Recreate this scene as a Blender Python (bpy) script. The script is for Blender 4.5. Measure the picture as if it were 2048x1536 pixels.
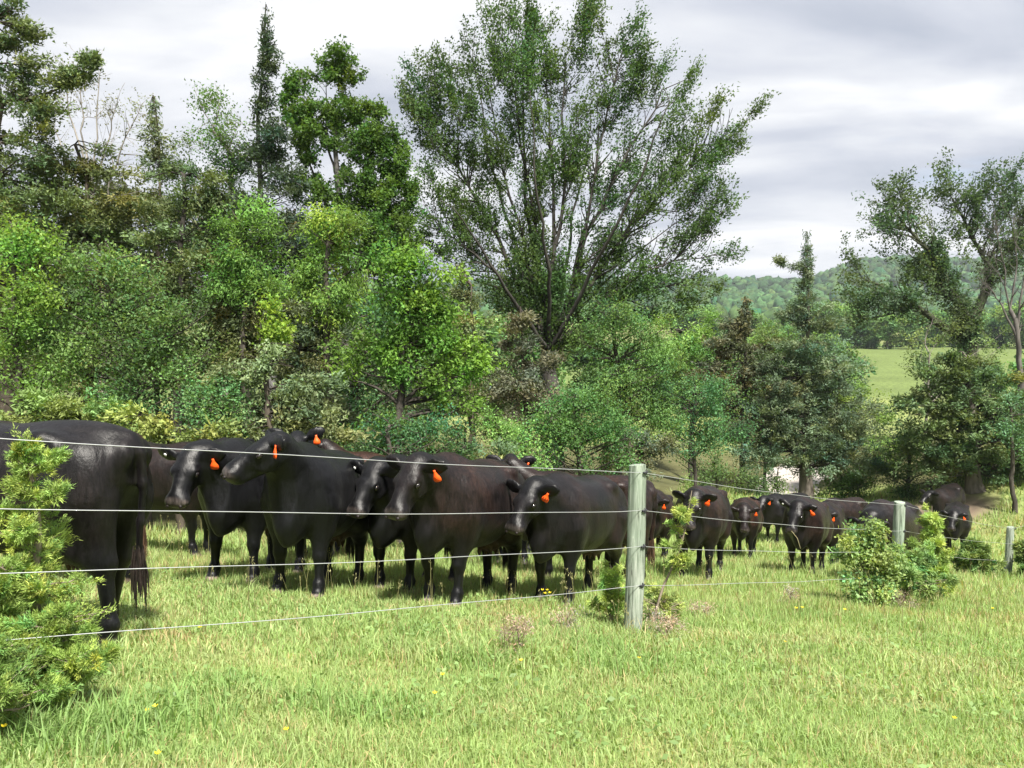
import bpy, math, random
import numpy as np
R = math.radians
S = bpy.context.scene
COL = S.collection
for o in list(bpy.data.objects):
    bpy.data.objects.remove(o)

# ------------------------------------------------------------------ camera
CAM_Z = 1.30
FPX = 1538.0                       # focal length in pixels of the 2048 wide photograph
PITCH = math.atan(68.0 / FPX)      # looking slightly down
cam_d = bpy.data.cameras.new('camera')
cam_d.sensor_width = 36.0
cam_d.lens = 36.0 * FPX / 2048.0
cam_d.clip_start = 0.05
cam_d.clip_end = 6000.0
cam = bpy.data.objects.new('camera', cam_d)
COL.objects.link(cam)
cam.location = (0, 0, CAM_Z)
cam.rotation_euler = (math.pi / 2 - PITCH, 0, 0)
S.camera = cam

# ------------------------------------------------------------------ sky, sun, exposure
SUN_EL, SUN_AZ = 58.0, 158.0       # compass style: 0 = +Y (view direction), clockwise; 158 = behind the camera, a little right
SKY_STRENGTH = 0.10
world = bpy.data.worlds.new('World')
S.world = world
world.use_nodes = True
nt = world.node_tree
nt.nodes.clear()
N = lambda t, **k: (lambda n: ([setattr(n, a, b) for a, b in k.items()], n)[1])(nt.nodes.new(t))
LK = lambda a, b: nt.links.new(a, b)
sky = N('ShaderNodeTexSky', sky_type='NISHITA', sun_disc=False)
sky.sun_elevation = R(SUN_EL)
sky.sun_rotation = R(SUN_AZ)
sky.air_density = 1.0
sky.dust_density = 1.2
tc = N('ShaderNodeTexCoord')
sep = N('ShaderNodeSeparateXYZ')
LK(tc.outputs['Generated'], sep.inputs[0])
zc = N('ShaderNodeMath', operation='ABSOLUTE'); LK(sep.outputs['Z'], zc.inputs[0])
za = N('ShaderNodeMath', operation='ADD'); za.inputs[1].default_value = 0.14; LK(zc.outputs[0], za.inputs[0])
dx = N('ShaderNodeMath', operation='DIVIDE'); LK(sep.outputs['X'], dx.inputs[0]); LK(za.outputs[0], dx.inputs[1])
dy = N('ShaderNodeMath', operation='DIVIDE'); LK(sep.outputs['Y'], dy.inputs[0]); LK(za.outputs[0], dy.inputs[1])
cmb = N('ShaderNodeCombineXYZ'); LK(dx.outputs[0], cmb.inputs[0]); LK(dy.outputs[0], cmb.inputs[1])
mp = N('ShaderNodeMapping'); LK(cmb.outputs[0], mp.inputs[0])
mp.inputs['Location'].default_value = (3.1, 1.7, 0.0)
mp.inputs['Rotation'].default_value = (0, 0, R(24))
mp.inputs['Scale'].default_value = (0.62, 1.0, 1.0)
nz = N('ShaderNodeTexNoise'); LK(mp.outputs[0], nz.inputs['Vector'])
nz.inputs['Scale'].default_value = 1.45; nz.inputs['Detail'].default_value = 7; nz.inputs['Roughness'].default_value = 0.50
nz.inputs['Distortion'].default_value = 0.35
cr = N('ShaderNodeValToRGB'); LK(nz.outputs['Fac'], cr.inputs[0])
e = cr.color_ramp.elements
e[0].position = 0.36; e[0].color = (0.455, 0.495, 0.585, 1)
e[1].position = 0.65; e[1].color = (0.95, 0.95, 0.97, 1)
m1 = e.new(0.46); m1.color = (0.60, 0.63, 0.71, 1)
m2 = e.new(0.55); m2.color = (0.75, 0.77, 0.82, 1)
# thin places where the blue shows
nz2 = N('ShaderNodeTexNoise'); LK(mp.outputs[0], nz2.inputs['Vector'])
nz2.inputs['Scale'].default_value = 0.8; nz2.inputs['Detail'].default_value = 5; nz2.inputs['Roughness'].default_value = 0.6
mr = N('ShaderNodeMapRange'); LK(nz2.outputs['Fac'], mr.inputs[0])
mr.inputs[1].default_value = 0.22; mr.inputs[2].default_value = 0.34; mr.inputs[3].default_value = 0.55; mr.inputs[4].default_value = 1.0
CLOUD = N('ShaderNodeVectorMath', operation='SCALE'); LK(cr.outputs[0], CLOUD.inputs[0]); CLOUD.inputs['Scale'].default_value = 3.9
mix = N('ShaderNodeMix', data_type='RGBA'); LK(mr.outputs[0], mix.inputs['Factor'])
LK(sky.outputs[0], mix.inputs['A']); LK(CLOUD.outputs[0], mix.inputs['B'])
bg = N('ShaderNodeBackground'); LK(mix.outputs['Result'], bg.inputs['Color'])
bg.inputs['Strength'].default_value = SKY_STRENGTH
ow = N('ShaderNodeOutputWorld'); LK(bg.outputs[0], ow.inputs['Surface'])

sun_d = bpy.data.lights.new('sun', 'SUN')
sun_d.energy = 4.3
sun_d.angle = R(5.0)
sun_d.color = (1.0, 0.95, 0.86)
sun = bpy.data.objects.new('sun', sun_d)
COL.objects.link(sun)
sun.location = (10, -20, 40)
_az = R(SUN_AZ)
SUN_DIR = np.array([math.sin(_az) * math.cos(R(SUN_EL)), math.cos(_az) * math.cos(R(SUN_EL)), math.sin(R(SUN_EL))])
from mathutils import Vector, Matrix
sun.rotation_euler = Vector(SUN_DIR).to_track_quat('Z', 'Y').to_euler()

S.view_settings.view_transform = 'Standard'
S.view_settings.look = 'None'
S.view_settings.gamma = 1.0
S.view_settings.use_curve_mapping = False
S.view_settings.exposure = 1.55
S.cycles.max_bounces = 6
S.cycles.diffuse_bounces = 4
S.cycles.glossy_bounces = 2
S.cycles.transmission_bounces = 4
S.cycles.volume_bounces = 0
S.cycles.transparent_max_bounces = 4
S.cycles.caustics_reflective = False
S.cycles.caustics_refractive = False
S.cycles.use_denoising = True

# ------------------------------------------------------------------ small tools
def tag(o, label=None, cat=None, group=None, kind=None):
    if label: o['label'] = label
    if cat: o['category'] = cat
    if group: o['group'] = group
    if kind: o['kind'] = kind
    return o

def empty(name, loc, label=None, cat=None, group=None, rz=0.0):
    o = bpy.data.objects.new(name, None)
    o.empty_display_size = 0.2
    COL.objects.link(o)
    o.location = loc
    o.rotation_euler = (0, 0, rz)
    return tag(o, label, cat, group)

def link(name, mesh, parent=None):
    o = bpy.data.objects.new(name, mesh)
    COL.objects.link(o)
    if parent is not None:
        o.parent = parent
    return o

def npmesh(name, v, quads=None, tris=None, mat=None, col=None, smooth=False):
    """one mesh from numpy arrays"""
    v = np.ascontiguousarray(v, dtype=np.float32)
    me = bpy.data.meshes.new(name)
    nq = 0 if quads is None else len(quads)
    ntr = 0 if tris is None else len(tris)
    me.vertices.add(len(v))
    me.vertices.foreach_set('co', v.ravel())
    me.loops.add(nq * 4 + ntr * 3)
    parts = []
    if nq: parts.append(np.asarray(quads, dtype=np.int32).ravel())
    if ntr: parts.append(np.asarray(tris, dtype=np.int32).ravel())
    me.loops.foreach_set('vertex_index', np.concatenate(parts))
    me.polygons.add(nq + ntr)
    st = np.concatenate([np.arange(nq, dtype=np.int32) * 4, nq * 4 + np.arange(ntr, dtype=np.int32) * 3])
    me.polygons.foreach_set('loop_start', st)
    if smooth:
        me.polygons.foreach_set('use_smooth', np.ones(nq + ntr, dtype=bool))
    me.update(calc_edges=True)
    me.validate()
    if col is not None:
        c = np.ones((len(v), 4), dtype=np.float32)
        c[:, :3] = col
        at = me.attributes.new('col', 'FLOAT_COLOR', 'POINT')
        at.data.foreach_set('color', c.ravel())
    if mat is not None:
        me.materials.append(mat)
    return me

class MB:
    """collects verts / quads / tris for one small mesh"""
    def __init__(self):
        self.v, self.q, self.t, self.c, self.n = [], [], [], [], 0
    def add(self, v, q=None, t=None, c=None):
        v = np.asarray(v, dtype=float).reshape(-1, 3)
        self.v.append(v)
        if q is not None and len(q): self.q.append(np.asarray(q).reshape(-1, 4) + self.n)
        if t is not None and len(t): self.t.append(np.asarray(t).reshape(-1, 3) + self.n)
        if c is not None:
            c = np.broadcast_to(np.asarray(c, dtype=float), (len(v), 3))
            self.c.append(c)
        self.n += len(v)
    def mesh(self, name, mat, smooth=False):
        return npmesh(name, np.concatenate(self.v),
                      np.concatenate(self.q) if self.q else None,
                      np.concatenate(self.t) if self.t else None,
                      mat, np.concatenate(self.c) if self.c else None, smooth)
    def build(self, name, mat, parent=None, smooth=False):
        return link(name, self.mesh(name, mat, smooth), parent)

def tubes(P, rad, sides=5, cap=False):
    """P (M,S,3) polylines, rad (M,S): returns verts, quads"""
    P = np.asarray(P, float); rad = np.asarray(rad, float)
    M, K, _ = P.shape
    T = np.gradient(P, axis=1)
    T /= np.linalg.norm(T, axis=2, keepdims=True) + 1e-9
    main = P[:, -1] - P[:, 0]
    ref = np.where((np.abs(main[:, 2]) > 0.85 * np.linalg.norm(main, axis=1))[:, None], np.array([1.0, 0.13, 0.02]), np.array([0.02, 0.05, 1.0]))
    A = np.cross(T, ref[:, None, :]); A /= np.linalg.norm(A, axis=2, keepdims=True) + 1e-9
    B = np.cross(T, A)
    an = np.linspace(0, 2 * np.pi, sides, endpoint=False)
    V = P[:, :, None, :] + rad[:, :, None, None] * (A[:, :, None, :] * np.cos(an)[None, None, :, None] + B[:, :, None, :] * np.sin(an)[None, None, :, None])
    idx = np.arange(M * K * sides).reshape(M, K, sides)
    a = idx[:, :-1, :]; b = np.roll(idx, -1, axis=2)[:, :-1, :]
    c = np.roll(idx, -1, axis=2)[:, 1:, :]; d = idx[:, 1:, :]
    Q = np.stack([a, d, c, b], axis=-1).reshape(-1, 4)
    V = V.reshape(-1, 3)
    if cap:
        extra = idx[:, -1, :]
        n0 = len(V)
        V = np.concatenate([V, P[:, -1, :]])
        tr = []
        for m in range(M):
            for k in range(sides):
                tr.append((extra[m, k], n0 + m, extra[m, (k + 1) % sides]))
        return V, Q, np.array(tr)
    return V, Q

def vnoise(x, y, seed=0):
    """smooth 2-D value noise in 0..1"""
    x = np.asarray(x, float); y = np.asarray(y, float)
    xi = np.floor(x).astype(np.int64); yi = np.floor(y).astype(np.int64)
    fx = x - xi; fy = y - yi
    fx = fx * fx * (3 - 2 * fx); fy = fy * fy * (3 - 2 * fy)
    def h(i, j):
        n = (i * 374761393 + j * 668265263 + seed * 974711) & 0x7fffffff
        n = (n ^ (n >> 13)) * 1274126177 & 0x7fffffff
        return ((n ^ (n >> 16)) & 0xffff) / 65535.0
    return (h(xi, yi) * (1 - fx) + h(xi + 1, yi) * fx) * (1 - fy) + (h(xi, yi + 1) * (1 - fx) + h(xi + 1, yi + 1) * fx) * fy

def sstep(a, b, x):
    t = np.clip((np.asarray(x, float) - a) / (b - a), 0, 1)
    return t * t * (3 - 2 * t)

# ------------------------------------------------------------------ terrain height
_gy = np.array([-60, -10, 0, 1.5, 3.15, 4.8, 5.8, 6.8, 8, 9.4, 11.5, 14, 16, 18, 20, 22, 24, 28, 34, 60, 90, 120, 150, 185, 250, 330, 450, 600, 760, 1000, 1600, 3000])
_gd = np.array([0.2, 0.9, 1.25, 1.40, 1.62, 1.92, 2.08, 2.26, 2.50, 2.77, 3.16, 3.68, 4.08, 4.34, 4.46, 4.36, 4.10, 4.15, 4.6, 5.2, 4.7, 2.6, 0.2, -1.0, -9.0, -11.0, -15.0, -43.0, -78.0, -90.0, -70.0, -45.0])
_ty = np.concatenate([np.arange(-60, 60, 0.1), np.geomspace(60, 3000, 800)])
_td = np.interp(_ty, _gy, _gd)
_k = np.exp(-0.5 * (np.arange(-14, 15) / 6.0) ** 2); _k /= _k.sum()
_td = np.convolve(np.pad(_td, 14, mode='edge'), _k, mode='valid')

def gz(x, y):
    x = np.asarray(x, float); y = np.asarray(y, float)
    d = np.interp(y, _ty, _td)
    near = 1 - sstep(30, 70, y)
    d = d + near * 0.066 * 14 * np.tanh(x / 14)
    d = d - 1.0 * sstep(12, 16, x) * sstep(17.5, 25, y) * near
    d = d + 1.0 * np.exp(-((x - 10) / 3.6) ** 2 - ((y - 29.5) / 4.2) ** 2)
    d = d - 0.8 * sstep(-3, -12, x) * sstep(9, 16, y) * near
    # far ridge: height changes with direction
    far = sstep(380, 700, y)
    az = x / np.maximum(y, 1.0)
    prof = np.interp(az, [-0.9, -0.4, -0.06, 0.10, 0.27, 0.38, 0.45, 0.54, 0.66, 0.9], [0.75, 0.8, 0.80, 0.86, 0.86, 0.84, 1.08, 1.13, 1.08, 0.9])
    d = np.where(d < 0, d * (1 - far + far * prof), d)
    d = d + 0.05 * (vnoise(x * 0.9, y * 0.9, 3) - 0.5) + 0.10 * (vnoise(x * 0.27, y * 0.27, 5) - 0.5)
    d = d + far * 7.0 * (vnoise(x / 90.0, y / 90.0, 9) - 0.5)
    return CAM_Z - d

CP, SP = math.cos(PITCH), math.sin(PITCH)
def at(u, v, y):
    """world point on the sight line of photo pixel (u, v), at forward distance y"""
    cx, cy = (u - 1024.0) / FPX, -(v - 768.0) / FPX
    dv = np.array([cx, CP + cy * SP, -SP + cy * CP])
    return np.array([0, 0, CAM_Z]) + dv * (y / dv[1])
def ux(u, y):
    return (u - 1024.0) / FPX * y * 1.003

# ------------------------------------------------------------------ materials
def mat(name):
    m = bpy.data.materials.new(name)
    m.use_nodes = True
    t = m.node_tree
    t.nodes.clear()
    return m, t, lambda ty, **k: (lambda n: ([setattr(n, a, b) for a, b in k.items()], n)[1])(t.nodes.new(ty)), t.links.new

def leaf_material(name, transl=0.35, rough=0.5, spec=0.3, gain=1.0):
    m, t, n, l = mat(name)
    a = n('ShaderNodeAttribute', attribute_name='col')
    p = n('ShaderNodeBsdfPrincipled')
    p.inputs['Roughness'].default_value = rough
    p.inputs['Specular IOR Level'].default_value = spec
    l(a.outputs['Color'], p.inputs['Base Color'])
    tr = n('ShaderNodeBsdfTranslucent')
    mul = n('ShaderNodeMix', data_type='RGBA', blend_type='MULTIPLY')
    mul.inputs['Factor'].default_value = 1.0
    l(a.outputs['Color'], mul.inputs['A']); mul.inputs['B'].default_value = (1.25 * gain, 1.25 * gain, 0.6 * gain, 1)
    l(mul.outputs['Result'], tr.inputs['Color'])
    mx = n('ShaderNodeMixShader'); mx.inputs[0].default_value = transl
    l(p.outputs[0], mx.inputs[1]); l(tr.outputs[0], mx.inputs[2])
    o = n('ShaderNodeOutputMaterial'); l(mx.outputs[0], o.inputs['Surface'])
    return m

M_LEAF = leaf_material('leaf', 0.42, 0.55, 0.22)
M_NEEDLE = leaf_material('needle', 0.28, 0.6, 0.25)
M_GRASS = leaf_material('grass_blade', 0.42, 0.5, 0.25)
M_PETAL = leaf_material('petal', 0.3, 0.4, 0.3)

def attr_material(name, rough=0.8, spec=0.2, scale=14.0, var=0.35, bump=0.3, stretch=(1, 1, 1)):
    m, t, n, l = mat(name)
    a = n('ShaderNodeAttribute', attribute_name='col')
    tcn = n('ShaderNodeTexCoord')
    mpn = n('ShaderNodeMapping'); mpn.inputs['Scale'].default_value = stretch
    l(tcn.outputs['Object'], mpn.inputs[0])
    nz_ = n('ShaderNodeTexNoise'); nz_.inputs['Scale'].default_value = scale; nz_.inputs['Detail'].default_value = 6
    l(mpn.outputs[0], nz_.inputs['Vector'])
    mr_ = n('ShaderNodeMapRange'); l(nz_.outputs['Fac'], mr_.inputs[0])
    mr_.inputs[1].default_value = 0.3; mr_.inputs[2].default_value = 0.7
    mr_.inputs[3].default_value = 1 - var; mr_.inputs[4].default_value = 1 + var
    sc = n('ShaderNodeVectorMath', operation='SCALE'); l(a.outputs['Color'], sc.inputs[0]); l(mr_.outputs[0], sc.inputs['Scale'])
    p = n('ShaderNodeBsdfPrincipled'); l(sc.outputs[0], p.inputs['Base Color'])
    p.inputs['Roughness'].default_value = rough; p.inputs['Specular IOR Level'].default_value = spec
    bp = n('ShaderNodeBump'); bp.inputs['Strength'].default_value = bump; bp.inputs['Distance'].default_value = 0.02
    l(nz_.outputs['Fac'], bp.inputs['Height']); l(bp.outputs[0], p.inputs['Normal'])
    o = n('ShaderNodeOutputMaterial'); l(p.outputs[0], o.inputs['Surface'])
    return m

M_BARK = attr_material('bark', 0.9, 0.15, 9.0, 0.45, 0.8, (1, 1, 0.18))
M_GROUND = attr_material('ground', 0.95, 0.1, 2.6, 0.30, 0.5)
M_GRAVEL = attr_material('gravel', 0.9, 0.2, 22.0, 0.35, 0.9)
M_FOREST = attr_material('far_canopy', 0.9, 0.1, 0.35, 0.45, 0.2)

def plain(name, rgb, rough=0.5, spec=0.5, metal=0.0):
    m, t, n, l = mat(name)
    p = n('ShaderNodeBsdfPrincipled')
    p.inputs['Base Color'].default_value = (*rgb, 1)
    p.inputs['Roughness'].default_value = rough
    p.inputs['Specular IOR Level'].default_value = spec
    p.inputs['Metallic'].default_value = metal
    nz_ = n('ShaderNodeTexNoise'); nz_.inputs['Scale'].default_value = 40.0; nz_.inputs['Detail'].default_value = 3
    tcn = n('ShaderNodeTexCoord'); l(tcn.outputs['Object'], nz_.inputs['Vector'])
    mr_ = n('ShaderNodeMapRange'); l(nz_.outputs['Fac'], mr_.inputs[0])
    mr_.inputs[3].default_value = max(0.02, rough - 0.12); mr_.inputs[4].default_value = min(1.0, rough + 0.12)
    l(mr_.outputs[0], p.inputs['Roughness'])
    o = n('ShaderNodeOutputMaterial'); l(p.outputs[0], o.inputs['Surface'])
    return m

M_WIRE = plain('galvanised_wire', (0.55, 0.56, 0.58), 0.4, 0.5, 0.6)
M_STAPLE = plain('dark_staple', (0.03, 0.03, 0.035), 0.5, 0.4)
M_TAG = plain('orange_tag', (0.95, 0.105, 0.012), 0.4, 0.4)
M_INK = plain('black_ink', (0.02, 0.01, 0.01), 0.6, 0.2)
M_BUTTON = plain('white_button', (0.85, 0.84, 0.8), 0.4, 0.4)
M_EYE = plain('eye', (0.01, 0.008, 0.007), 0.12, 0.6)
M_NOSTRIL = plain('nostril', (0.012, 0.008, 0.008), 0.5, 0.3)
# ------------------------------------------------------------------ ground sheet
rng = np.random.default_rng(7)
def forest_edge(x):
    return np.interp(x, [-60, -12, -8, -4, 0, 3, 6, 9, 12, 14, 20, 60], [8, 9.5, 10.6, 12.4, 14.6, 18.0, 25.0, 31.0, 31.0, 24.0, 23.5, 24])

def ground_color(x, y):
    n1 = vnoise(x * 0.8, y * 0.8, 11); n2 = vnoise(x * 2.7, y * 2.7, 12); n3 = vnoise(x * 0.05, y * 0.05, 13)
    c = np.zeros(x.shape + (3,))
    c[:] = (0.185, 0.215, 0.075)
    c += (n1[..., None] - 0.5) * np.array([0.05, 0.045, 0.012]) + (n2[..., None] - 0.5) * np.array([0.04, 0.02, 0.01])
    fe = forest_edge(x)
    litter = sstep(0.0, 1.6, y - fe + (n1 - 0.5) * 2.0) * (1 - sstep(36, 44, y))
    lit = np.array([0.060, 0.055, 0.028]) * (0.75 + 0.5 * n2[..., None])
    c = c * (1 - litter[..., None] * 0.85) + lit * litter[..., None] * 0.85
    # bare scraped bank under the right hand cedar
    bank = np.exp(-((x - 13.2) / 1.25) ** 2 - ((y - 23.0) / 1.3) ** 2)
    bank = sstep(0.25, 0.75, bank + (n2 - 0.5) * 0.3)
    c = c * (1 - bank[..., None]) + np.array([0.15, 0.115, 0.085]) * bank[..., None]
    # far meadow and hay field
    md = sstep(70, 85, y)
    mc = np.array([0.105, 0.140, 0.045]) * (0.85 + 0.3 * vnoise(x * 0.12, y * 0.3, 15)[..., None])
    c = c * (1 - md[..., None]) + mc * md[..., None]
    hay = sstep(186, 196, y) * (1 - sstep(310, 335, y))
    c = c * (1 - hay[..., None]) + np.array([0.15, 0.16, 0.065]) * hay[..., None]
    wood = sstep(318, 345, y)
    c = c * (1 - wood[..., None]) + np.array([0.03, 0.055, 0.02]) * wood[..., None]
    return np.clip(c, 0.004, 1)

def grid_sheet(xs, ys, name):
    X, Y = np.meshgrid(xs, ys)
    Z = gz(X, Y)
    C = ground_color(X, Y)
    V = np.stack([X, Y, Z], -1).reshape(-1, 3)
    ny, nx = X.shape
    i = np.arange(ny * nx).reshape(ny, nx)
    Q = np.stack([i[:-1, :-1], i[:-1, 1:], i[1:, 1:], i[1:, :-1]], -1).reshape(-1, 4)
    return npmesh(name, V, Q, None, M_GROUND, C.reshape(-1, 3), True)

def symgeo(a, b, n):
    g = np.concatenate([np.arange(0, a, 0.4), np.geomspace(a, b, n)])
    return np.concatenate([-g[:0:-1], g])
xs = symgeo(22, 2600, 70)
ys = np.concatenate([-np.geomspace(4, 400, 25)[::-1], np.arange(-3.8, 36, 0.36), np.geomspace(36, 2900, 130)])
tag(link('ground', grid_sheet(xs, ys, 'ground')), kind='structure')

# gravel farm track crossing behind the cedar
def track():
    t = np.linspace(0, 1, 40)
    cx = np.interp(t, [0, 0.35, 0.6, 1], [8.3, 9.4, 10.6, 13.5]); cy = np.interp(t, [0, 0.35, 0.6, 1], [27.6, 28.6, 30.0, 35.0])
    T = np.stack([np.gradient(cx), np.gradient(cy)], -1); T /= np.linalg.norm(T, axis=1)[:, None]
    Nn = np.stack([-T[:, 1], T[:, 0]], -1)
    w = np.linspace(-1.25, 1.25, 14)
    jit = (vnoise(np.arange(40)[:, None] * 0.9, w[None, :] * 3, 4) - 0.5) * 0.5
    X = cx[:, None] + Nn[:, 0:1] * (w[None, :] + jit * (np.abs(w) > 1.0)); Y = cy[:, None] + Nn[:, 1:2] * (w[None, :] + jit * (np.abs(w) > 1.0))
    Z = gz(X, Y) + 0.035 - 0.03 * (np.abs(w)[None, :] / 1.25) ** 2
    V = np.stack([X, Y, Z], -1).reshape(-1, 3)
    i = np.arange(X.size).reshape(X.shape)
    Q = np.stack([i[:-1, :-1], i[1:, :-1], i[1:, 1:], i[:-1, 1:]], -1).reshape(-1, 4)[:, ::-1]
    c = np.array([0.34, 0.31, 0.285]) * (0.8 + 0.4 * vnoise(X * 2, Y * 2, 8).reshape(-1, 1))
    tag(link('gravel_road', npmesh('gravel_road', V, Q, None, M_GRAVEL, c, True)), kind='structure')
track()
# ------------------------------------------------------------------ wire fence
def wood_material():
    m, t, n, l = mat('weathered_post_wood')
    tcn = n('ShaderNodeTexCoord')
    mpn = n('ShaderNodeMapping'); mpn.inputs['Scale'].default_value = (34, 34, 1.9); l(tcn.outputs['Object'], mpn.inputs[0])
    a = n('ShaderNodeTexNoise'); a.inputs['Scale'].default_value = 1.0; a.inputs['Detail'].default_value = 8; a.inputs['Roughness'].default_value = 0.65; a.inputs['Distortion'].default_value = 1.2
    l(mpn.outputs[0], a.inputs['Vector'])
    r = n('ShaderNodeValToRGB'); l(a.outputs['Fac'], r.inputs[0])
    e = r.color_ramp.elements
    e[0].position = 0.34; e[0].color = (0.06, 0.066, 0.052, 1)
    e[1].position = 0.70; e[1].color = (0.46, 0.47, 0.42, 1)
    q = e.new(0.45); q.color = (0.22, 0.25, 0.205, 1)
    q = e.new(0.58); q.color = (0.33, 0.36, 0.31, 1)
    b = n('ShaderNodeTexNoise'); b.inputs['Scale'].default_value = 3.0; b.inputs['Detail'].default_value = 4; l(tcn.outputs['Object'], b.inputs['Vector'])
    r2 = n('ShaderNodeMapRange'); l(b.outputs['Fac'], r2.inputs[0]); r2.inputs[1].default_value = 0.35; r2.inputs[2].default_value = 0.7
    mx = n('ShaderNodeMix', data_type='RGBA', blend_type='MULTIPLY'); l(r2.outputs[0], mx.inputs['Factor'])
    l(r.outputs[0], mx.inputs['A']); mx.inputs['B'].default_value = (0.80, 0.91, 0.82, 1)
    p = n('ShaderNodeBsdfPrincipled'); l(mx.outputs['Result'], p.inputs['Base Color']); p.inputs['Roughness'].default_value = 0.85
    p.inputs['Specular IOR Level'].default_value = 0.15
    bp = n('ShaderNodeBump'); bp.inputs['Strength'].default_value = 1.0; bp.inputs['Distance'].default_value = 0.012
    l(a.outputs['Fac'], bp.inputs['Height']); l(bp.outputs[0], p.inputs['Normal'])
    o = n('ShaderNodeOutputMaterial'); l(p.outputs[0], o.inputs['Surface'])
    return m
M_POST = wood_material()

# ground positions of the posts (the first stands outside the picture on the left)
POSTS = [(-2.98, 2.42), (ux(1267, 5.8), 5.8), (ux(1796, 9.25), 9.25), (ux(2021, 14.0), 14.0), (14.1, 18.9)]
TOPV = [None, (1276, 930), (1799, 1004), (2022, 1054), None]
WIREV = [None, (943, 1018.5, 1090, 1167), (1008, 1060, 1101, 1149), (1056, 1086, 1121, 1156), None]
fence = empty('wire_fence', (*POSTS[1], float(gz(*POSTS[1]))), 'four strand galvanised wire fence with round weathered wooden posts along the pasture', 'fence')
F0 = np.array(fence.location)
wire_z = []
for i, (x, y) in enumerate(POSTS):
    g = float(gz(x, y))
    if WIREV[i]:
        zs = [at(0, v, y)[2] for v in WIREV[i]]
        top = at(TOPV[i][0], TOPV[i][1], y)[2]
        tx = at(TOPV[i][0], TOPV[i][1], y)[0]
    else:
        zs = [g + h for h in (1.13, 0.86, 0.59, 0.31)]
        top = g + 1.22; tx = x
    wire_z.append(zs)
    mb = MB()
    r0 = 0.068
    K, SD = 26, 28
    zz = np.linspace(g - 0.25, top, K)
    an = np.linspace(0, 2 * np.pi, SD, endpoint=False)
    ring = []
    rs = np.random.default_rng(40 + i)
    ph = rs.random(6) * 6.28
    for k, z in enumerate(zz):
        f = (z - zz[0]) / (zz[-1] - zz[0])
        rr = r0 * (1.06 - 0.10 * f) * (1 + 0.02 * np.sin(an * 2 + ph[0] + f * 2) + 0.012 * np.sin(an * 5 + ph[1] + f * 5) + 0.012 * np.sin(f * 19 + ph[2]))
        if k == K - 1: rr = rr * 0.93
        cx = x + (tx - x) * f + 0.006 * math.sin(f * 5 + ph[3]); cy = y + 0.006 * math.sin(f * 4 + ph[4])
        zj = z + (0.006 * np.sin(an + ph[5]) if k >= K - 2 else 0)
        ring.append(np.stack([cx + rr * np.cos(an), cy + rr * np.sin(an), zj + 0 * an], -1))
    V = np.concatenate(ring)
    idx = np.arange(K * SD).reshape(K, SD)
    Q = np.stack([idx[:-1], np.roll(idx, -1, 1)[:-1], np.roll(idx, -1, 1)[1:], idx[1:]], -1).reshape(-1, 4)
    mb.add(V - F0, Q)
    # end grain, slightly domed
    topr = ring[-1]
    c0 = topr.mean(0)
    inner = c0 + (topr - c0) * 0.8 + np.array([0, 0, 0.004])
    mb.add(np.concatenate([topr, inner, [c0 + [0, 0, 0.005]]]) - F0,
           [(k, (k + 1) % SD, SD + (k + 1) % SD, SD + k) for k in range(SD)],
           [(SD + k, SD + (k + 1) % SD, 2 * SD) for k in range(SD)])
    post = mb.build('post', M_POST, fence, True)
    # dark insulator staple on the pasture side for every strand
    for zw in zs:
        f = (zw - zz[0]) / (zz[-1] - zz[0])
        px = x + (tx - x) * f
        t = np.linspace(-1, 1, 9)
        nx_, ny_ = 0.72, -0.69       # side of the fence line that faces the camera
        tx_, ty_ = 0.69, 0.72
        sm = MB()
        off = 0.070
        path = np.stack([px + nx_ * (off + 0.012 * (1 - t ** 4)) + tx_ * 0.004 * t, y + ny_ * (off + 0.012 * (1 - t ** 4)) + ty_ * 0.004 * t, zw + 0.018 * t], -1)
        V, Q = tubes((path - F0)[None], np.full((1, 9), 0.0045), 6)
        sm.add(V, Q)
        V, Q = tubes((np.array([[px + nx_ * off - tx_ * 0.028, y + ny_ * off - ty_ * 0.028, zw], [px + nx_ * (off + .006), y + ny_ * (off + .006), zw + 0.001], [px + nx_ * off + tx_ * 0.028, y + ny_ * off + ty_ * 0.028, zw]]) - F0)[None], np.full((1, 3), 0.0075), 7)
        sm.add(V, Q)
        sm.build('staple', M_STAPLE, post, True)
for w in range(4):
    pts = []
    for i in range(len(POSTS) - 1):
        (x0, y0), (x1, y1) = POSTS[i], POSTS[i + 1]
        t = np.linspace(0, 1, 22, endpoint=(i == len(POSTS) - 2))
        sag = 0.018 + 0.006 * ((w * 7 + i * 3) % 4)
        X = x0 + (x1 - x0) * t + 0.72 * 0.077; Y = y0 + (y1 - y0) * t - 0.69 * 0.077
        Zw = wire_z[i][w] + (wire_z[i + 1][w] - wire_z[i][w]) * t - sag * 4 * t * (1 - t) + 0.003 * np.sin(t * 17 + w)
        pts.append(np.stack([X, Y, Zw], -1))
    P = np.concatenate(pts)
    mb = MB()
    V, Q = tubes((P - F0)[None], np.full((1, len(P)), 0.0021), 6)
    mb.add(V, Q)
    mb.build('wire', M_WIRE, fence, True)
# ------------------------------------------------------------------ plant growing
def unit(a):
    return a / (np.linalg.norm(a, axis=-1, keepdims=True) + 1e-9)

def bez(p0, p1, p2, p3, t):
    t = t[None, :, None]
    return ((1 - t) ** 3) * p0[:, None] + 3 * t * (1 - t) ** 2 * p1[:, None] + 3 * t * t * (1 - t) * p2[:, None] + (t ** 3) * p3[:, None]

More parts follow.
